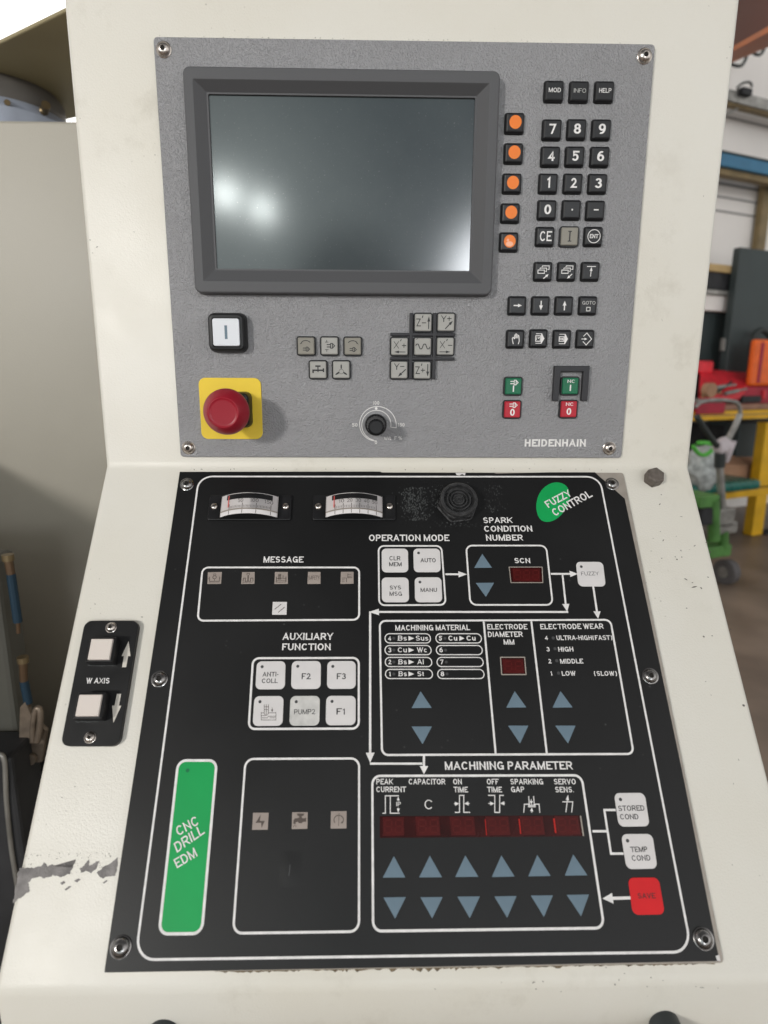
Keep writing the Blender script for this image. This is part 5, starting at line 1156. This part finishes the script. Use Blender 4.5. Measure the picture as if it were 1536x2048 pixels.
# ------------------------------------------------------------------ the machine left of the console
m1, m2 = hit(-60, 232, 1, 0.42), hit(160, 249, 1, 0.42)
ztop = hit(70, 241, 1, 0.42).z
V, F = box(-1.6, -.02, .42, 1.5, 0, ztop); mc = mk('machine_tank', V, F, 'm_grey', None); soft(mc, .004)
V, F = box(-1.3, -.46, -.12, .415, 0, CAM.z - .10); mk('unseen_shade_block', V, F, 'm_grey', mc)  # unseen box added out of frame to shade the machine body
tag(mc, 'beige grey machine cabinet standing behind the left side of the console', 'machine')
zh = CAM.z + 0.42                            # underside of the overhanging head
h0, h1 = hit(-40, 106, 2, zh), hit(150, 14, 2, zh); h2, h3 = hit(160, 196, 2, zh), hit(-40, 250, 2, zh)
V = [h0, h1, h2 + Vector((.12, .0, 0)), h3 + Vector((-.1, .1, 0))]; V = V + [v + Vector((0, 0, .005)) for v in V]
hd = mk('overhead_arm', V, [(0, 1, 2, 3), (4, 7, 6, 5), (0, 4, 5, 1), (1, 5, 6, 2), (2, 6, 7, 3), (3, 7, 4, 0)], 'm_head', None); soft(hd, .002)
tag(hd, 'overhanging machine arm with a yellowed underside at the top left', 'machine arm')
cF = hit(-8, 205, 1, .58); cF.y = .58
edge = hit(124, 228, 1, .58); rF = abs(edge.x - cF.x)
lathe_w = lambda c_, prof, seg=64: ([Vector((c_.x + r * math.cos(2 * math.pi * i / seg), c_.y + r * math.sin(2 * math.pi * i / seg), z)) for r, z in prof for i in range(seg)],
    [(k * seg + i, k * seg + (i + 1) % seg, (k + 1) * seg + (i + 1) % seg, (k + 1) * seg + i) for k in range(len(prof) - 1) for i in range(seg)])
V, F = lathe_w(cF, [(rF * 1.12, ztop - .02), (rF * 1.12, ztop + .042), (rF, ztop + .043)]); fr = mk('flange_ring', V, F, 'flange', None, smooth=True); fr.data.set_sharp_from_angle(angle=math.radians(30))
tag(fr, 'blue grey round flange on top of the machine body under the head', 'flange')
V, F = lathe_w(cF, [(rF, ztop + .043), (rF, ztop + .057), (rF * .97, ztop + .058)]); o = mk('clamp_band', V, F, 'flange', fr, smooth=True)
V, F = lathe_w(cF, [(rF * .97, ztop + .058), (rF * .97, zh - .01), (rF * .9, zh)]); o = mk('dark_collar', V, F, 'flange_dark', fr, smooth=True)
k1 = cF + Vector((math.cos(-.95), math.sin(-.95), 0)) * rF * 1.01; k1.z = ztop + .050
mk('clamp_screw', *tube([k1, k1 + (k1 - cF).normalized() * .006], .004, 14), 'brass', fr)
k2 = cF + Vector((math.cos(-.42), math.sin(-.42), 0)) * rF * 1.02; k2.z = ztop + .055
mk('clamp_lug', *tube([k2 + Vector((-.02, .0, -.004)), k2, k2 + Vector((.008, -.012, .003))], .0065, 14), 'brass', fr)
# far wall seen in the gap and a glowing sheet added for the overexposed white
o = mk('far_wall', *box(-5, .6, 4.0, 4.1, 0, 2.7), 'wall', None); tag(o, 'pale far wall glimpsed in the gap beside the flange', 'wall')
b1 = hit(139, 225, 1, 3.9); o = mk('blue_post', *box(b1.x - .03, b1.x + .06, 3.86, 3.94, 0, 2.6), 'steel_blue', None); tag(o, 'blue upright post glimpsed in the gap beside the flange', 'post')
MT['glow_sheet'] = mat('bright_glow_sheet', (.8, .8, .8), .5, emit=((1, 1, .98), 1.7))
o = mk('glow_sheet', *box(-4.5, .9, 1.6, 5.2, 3.2, 3.25), 'glow_sheet', None); tag(o, 'glowing sheet added for the overexposed white above the machine head at the top left', 'glowing sheet')  # emissive sheet added for the blown-out white, not a known lamp
# dark door, gas struts and latch at the lower left
d1 = hit(15, 1300, 1, .16)
V, F = box(-.60, d1.x, .16, .20, .2, hit(10, 1116, 1, .16).z); dr = mk('machine_door', V, F, 'door', None); soft(dr, .006); tag(dr, 'dark olive steel door cut off by the left edge', 'door')
V, F = box(-.60, hit(20, 1500, 1, .10).x, .10, .155, .2, hit(6, 1516, 1, .10).z); dk = mk('door_lip', V, F, 'dark', dr); soft(dk, .004)
mk('edge_trim', *tube(curve([hit(x, y, 1, .098) for x, y in [(-4, 1508), (9, 1522), (13, 1600), (22, 1690), (33, 1760), (38, 1800)]]), .0028, 8), 'grey_steel', dr, smooth=True)
V, F = box(-.6, hit(30, 1600, 1, .24).x + .2, .24, .30, .1, hit(30, 1545, 1, .24).z); o = mk('added_shade_panel', V, F, 'dark', None); tag(o, 'black panel added for the shade low between the door and the console', 'panel')  # dark panel added where the machine face only falls into shade
def strut(pts, label):
    P = [hit(x, y, 1, .145) for x, y in pts]; k_ = .0000 
    r_ = root('gas_strut', P[0]); tag(r_, label, 'strut')
    mk('end_fitting', *tube([P[0], P[1]], .0045, 12), 'copper', r_); mk('end_cap', *tube([P[0] + Vector((0, 0, .004)), P[0] + Vector((0, 0, -.003))], .0062, 14), 'brass', r_)
    mk('sleeve', *tube([P[1], P[2]], .0048, 12), 'blue_grip', r_); mk('rod', *tube([P[2], P[3]], .0022, 10), 'copper', r_)
strut([(16, 1116), (22, 1148), (36, 1244), (37, 1266)], 'blue sleeved strut beside the dark door, upper of the two')
strut([(46, 1320), (48, 1362), (57, 1406), (58, 1430)], 'blue sleeved strut above the latch, lower of the two')
lt = root('door_latch', hit(62, 1530, 1, .14)); tag(lt, 'tarnished metal latch with a staple ring between door and console', 'latch')
P = [hit(x, y, 1, .14) for x, y in [(40, 1415), (50, 1404), (66, 1440), (92, 1462), (84, 1524), (46, 1528), (38, 1500)]]
V = P + [p + Vector((0, .006, 0)) for p in P]; n_ = len(P); mk('plate', V, [tuple(range(n_))[::-1], tuple(range(n_, 2 * n_))] + [(i, (i + 1) % n_, n_ + (i + 1) % n_, n_ + i) for i in range(n_)], 'latch', lt)
P = [hit(x, y, 1, .13) for x, y in [(66, 1484), (66, 1450), (72, 1420), (80, 1420), (80, 1450), (74, 1484)]]; mk('staple', *tube(curve(P), .0035, 10), 'latch', lt, smooth=True)
P = hit(63, 1516, 1, .138); mk('rivet', *tube([P, P + Vector((0, -.004, 0))], .007, 14), 'latch', lt)
P = [hit(x, y, 1, .18) for x, y in [(26, 1606), (25, 1640), (36, 1684)]]; o = mk('hinge_rod', *tube(P, .006, 10), 'grey_steel', None); tag(o, 'short grey rod hanging below the latch at the left edge', 'rod')
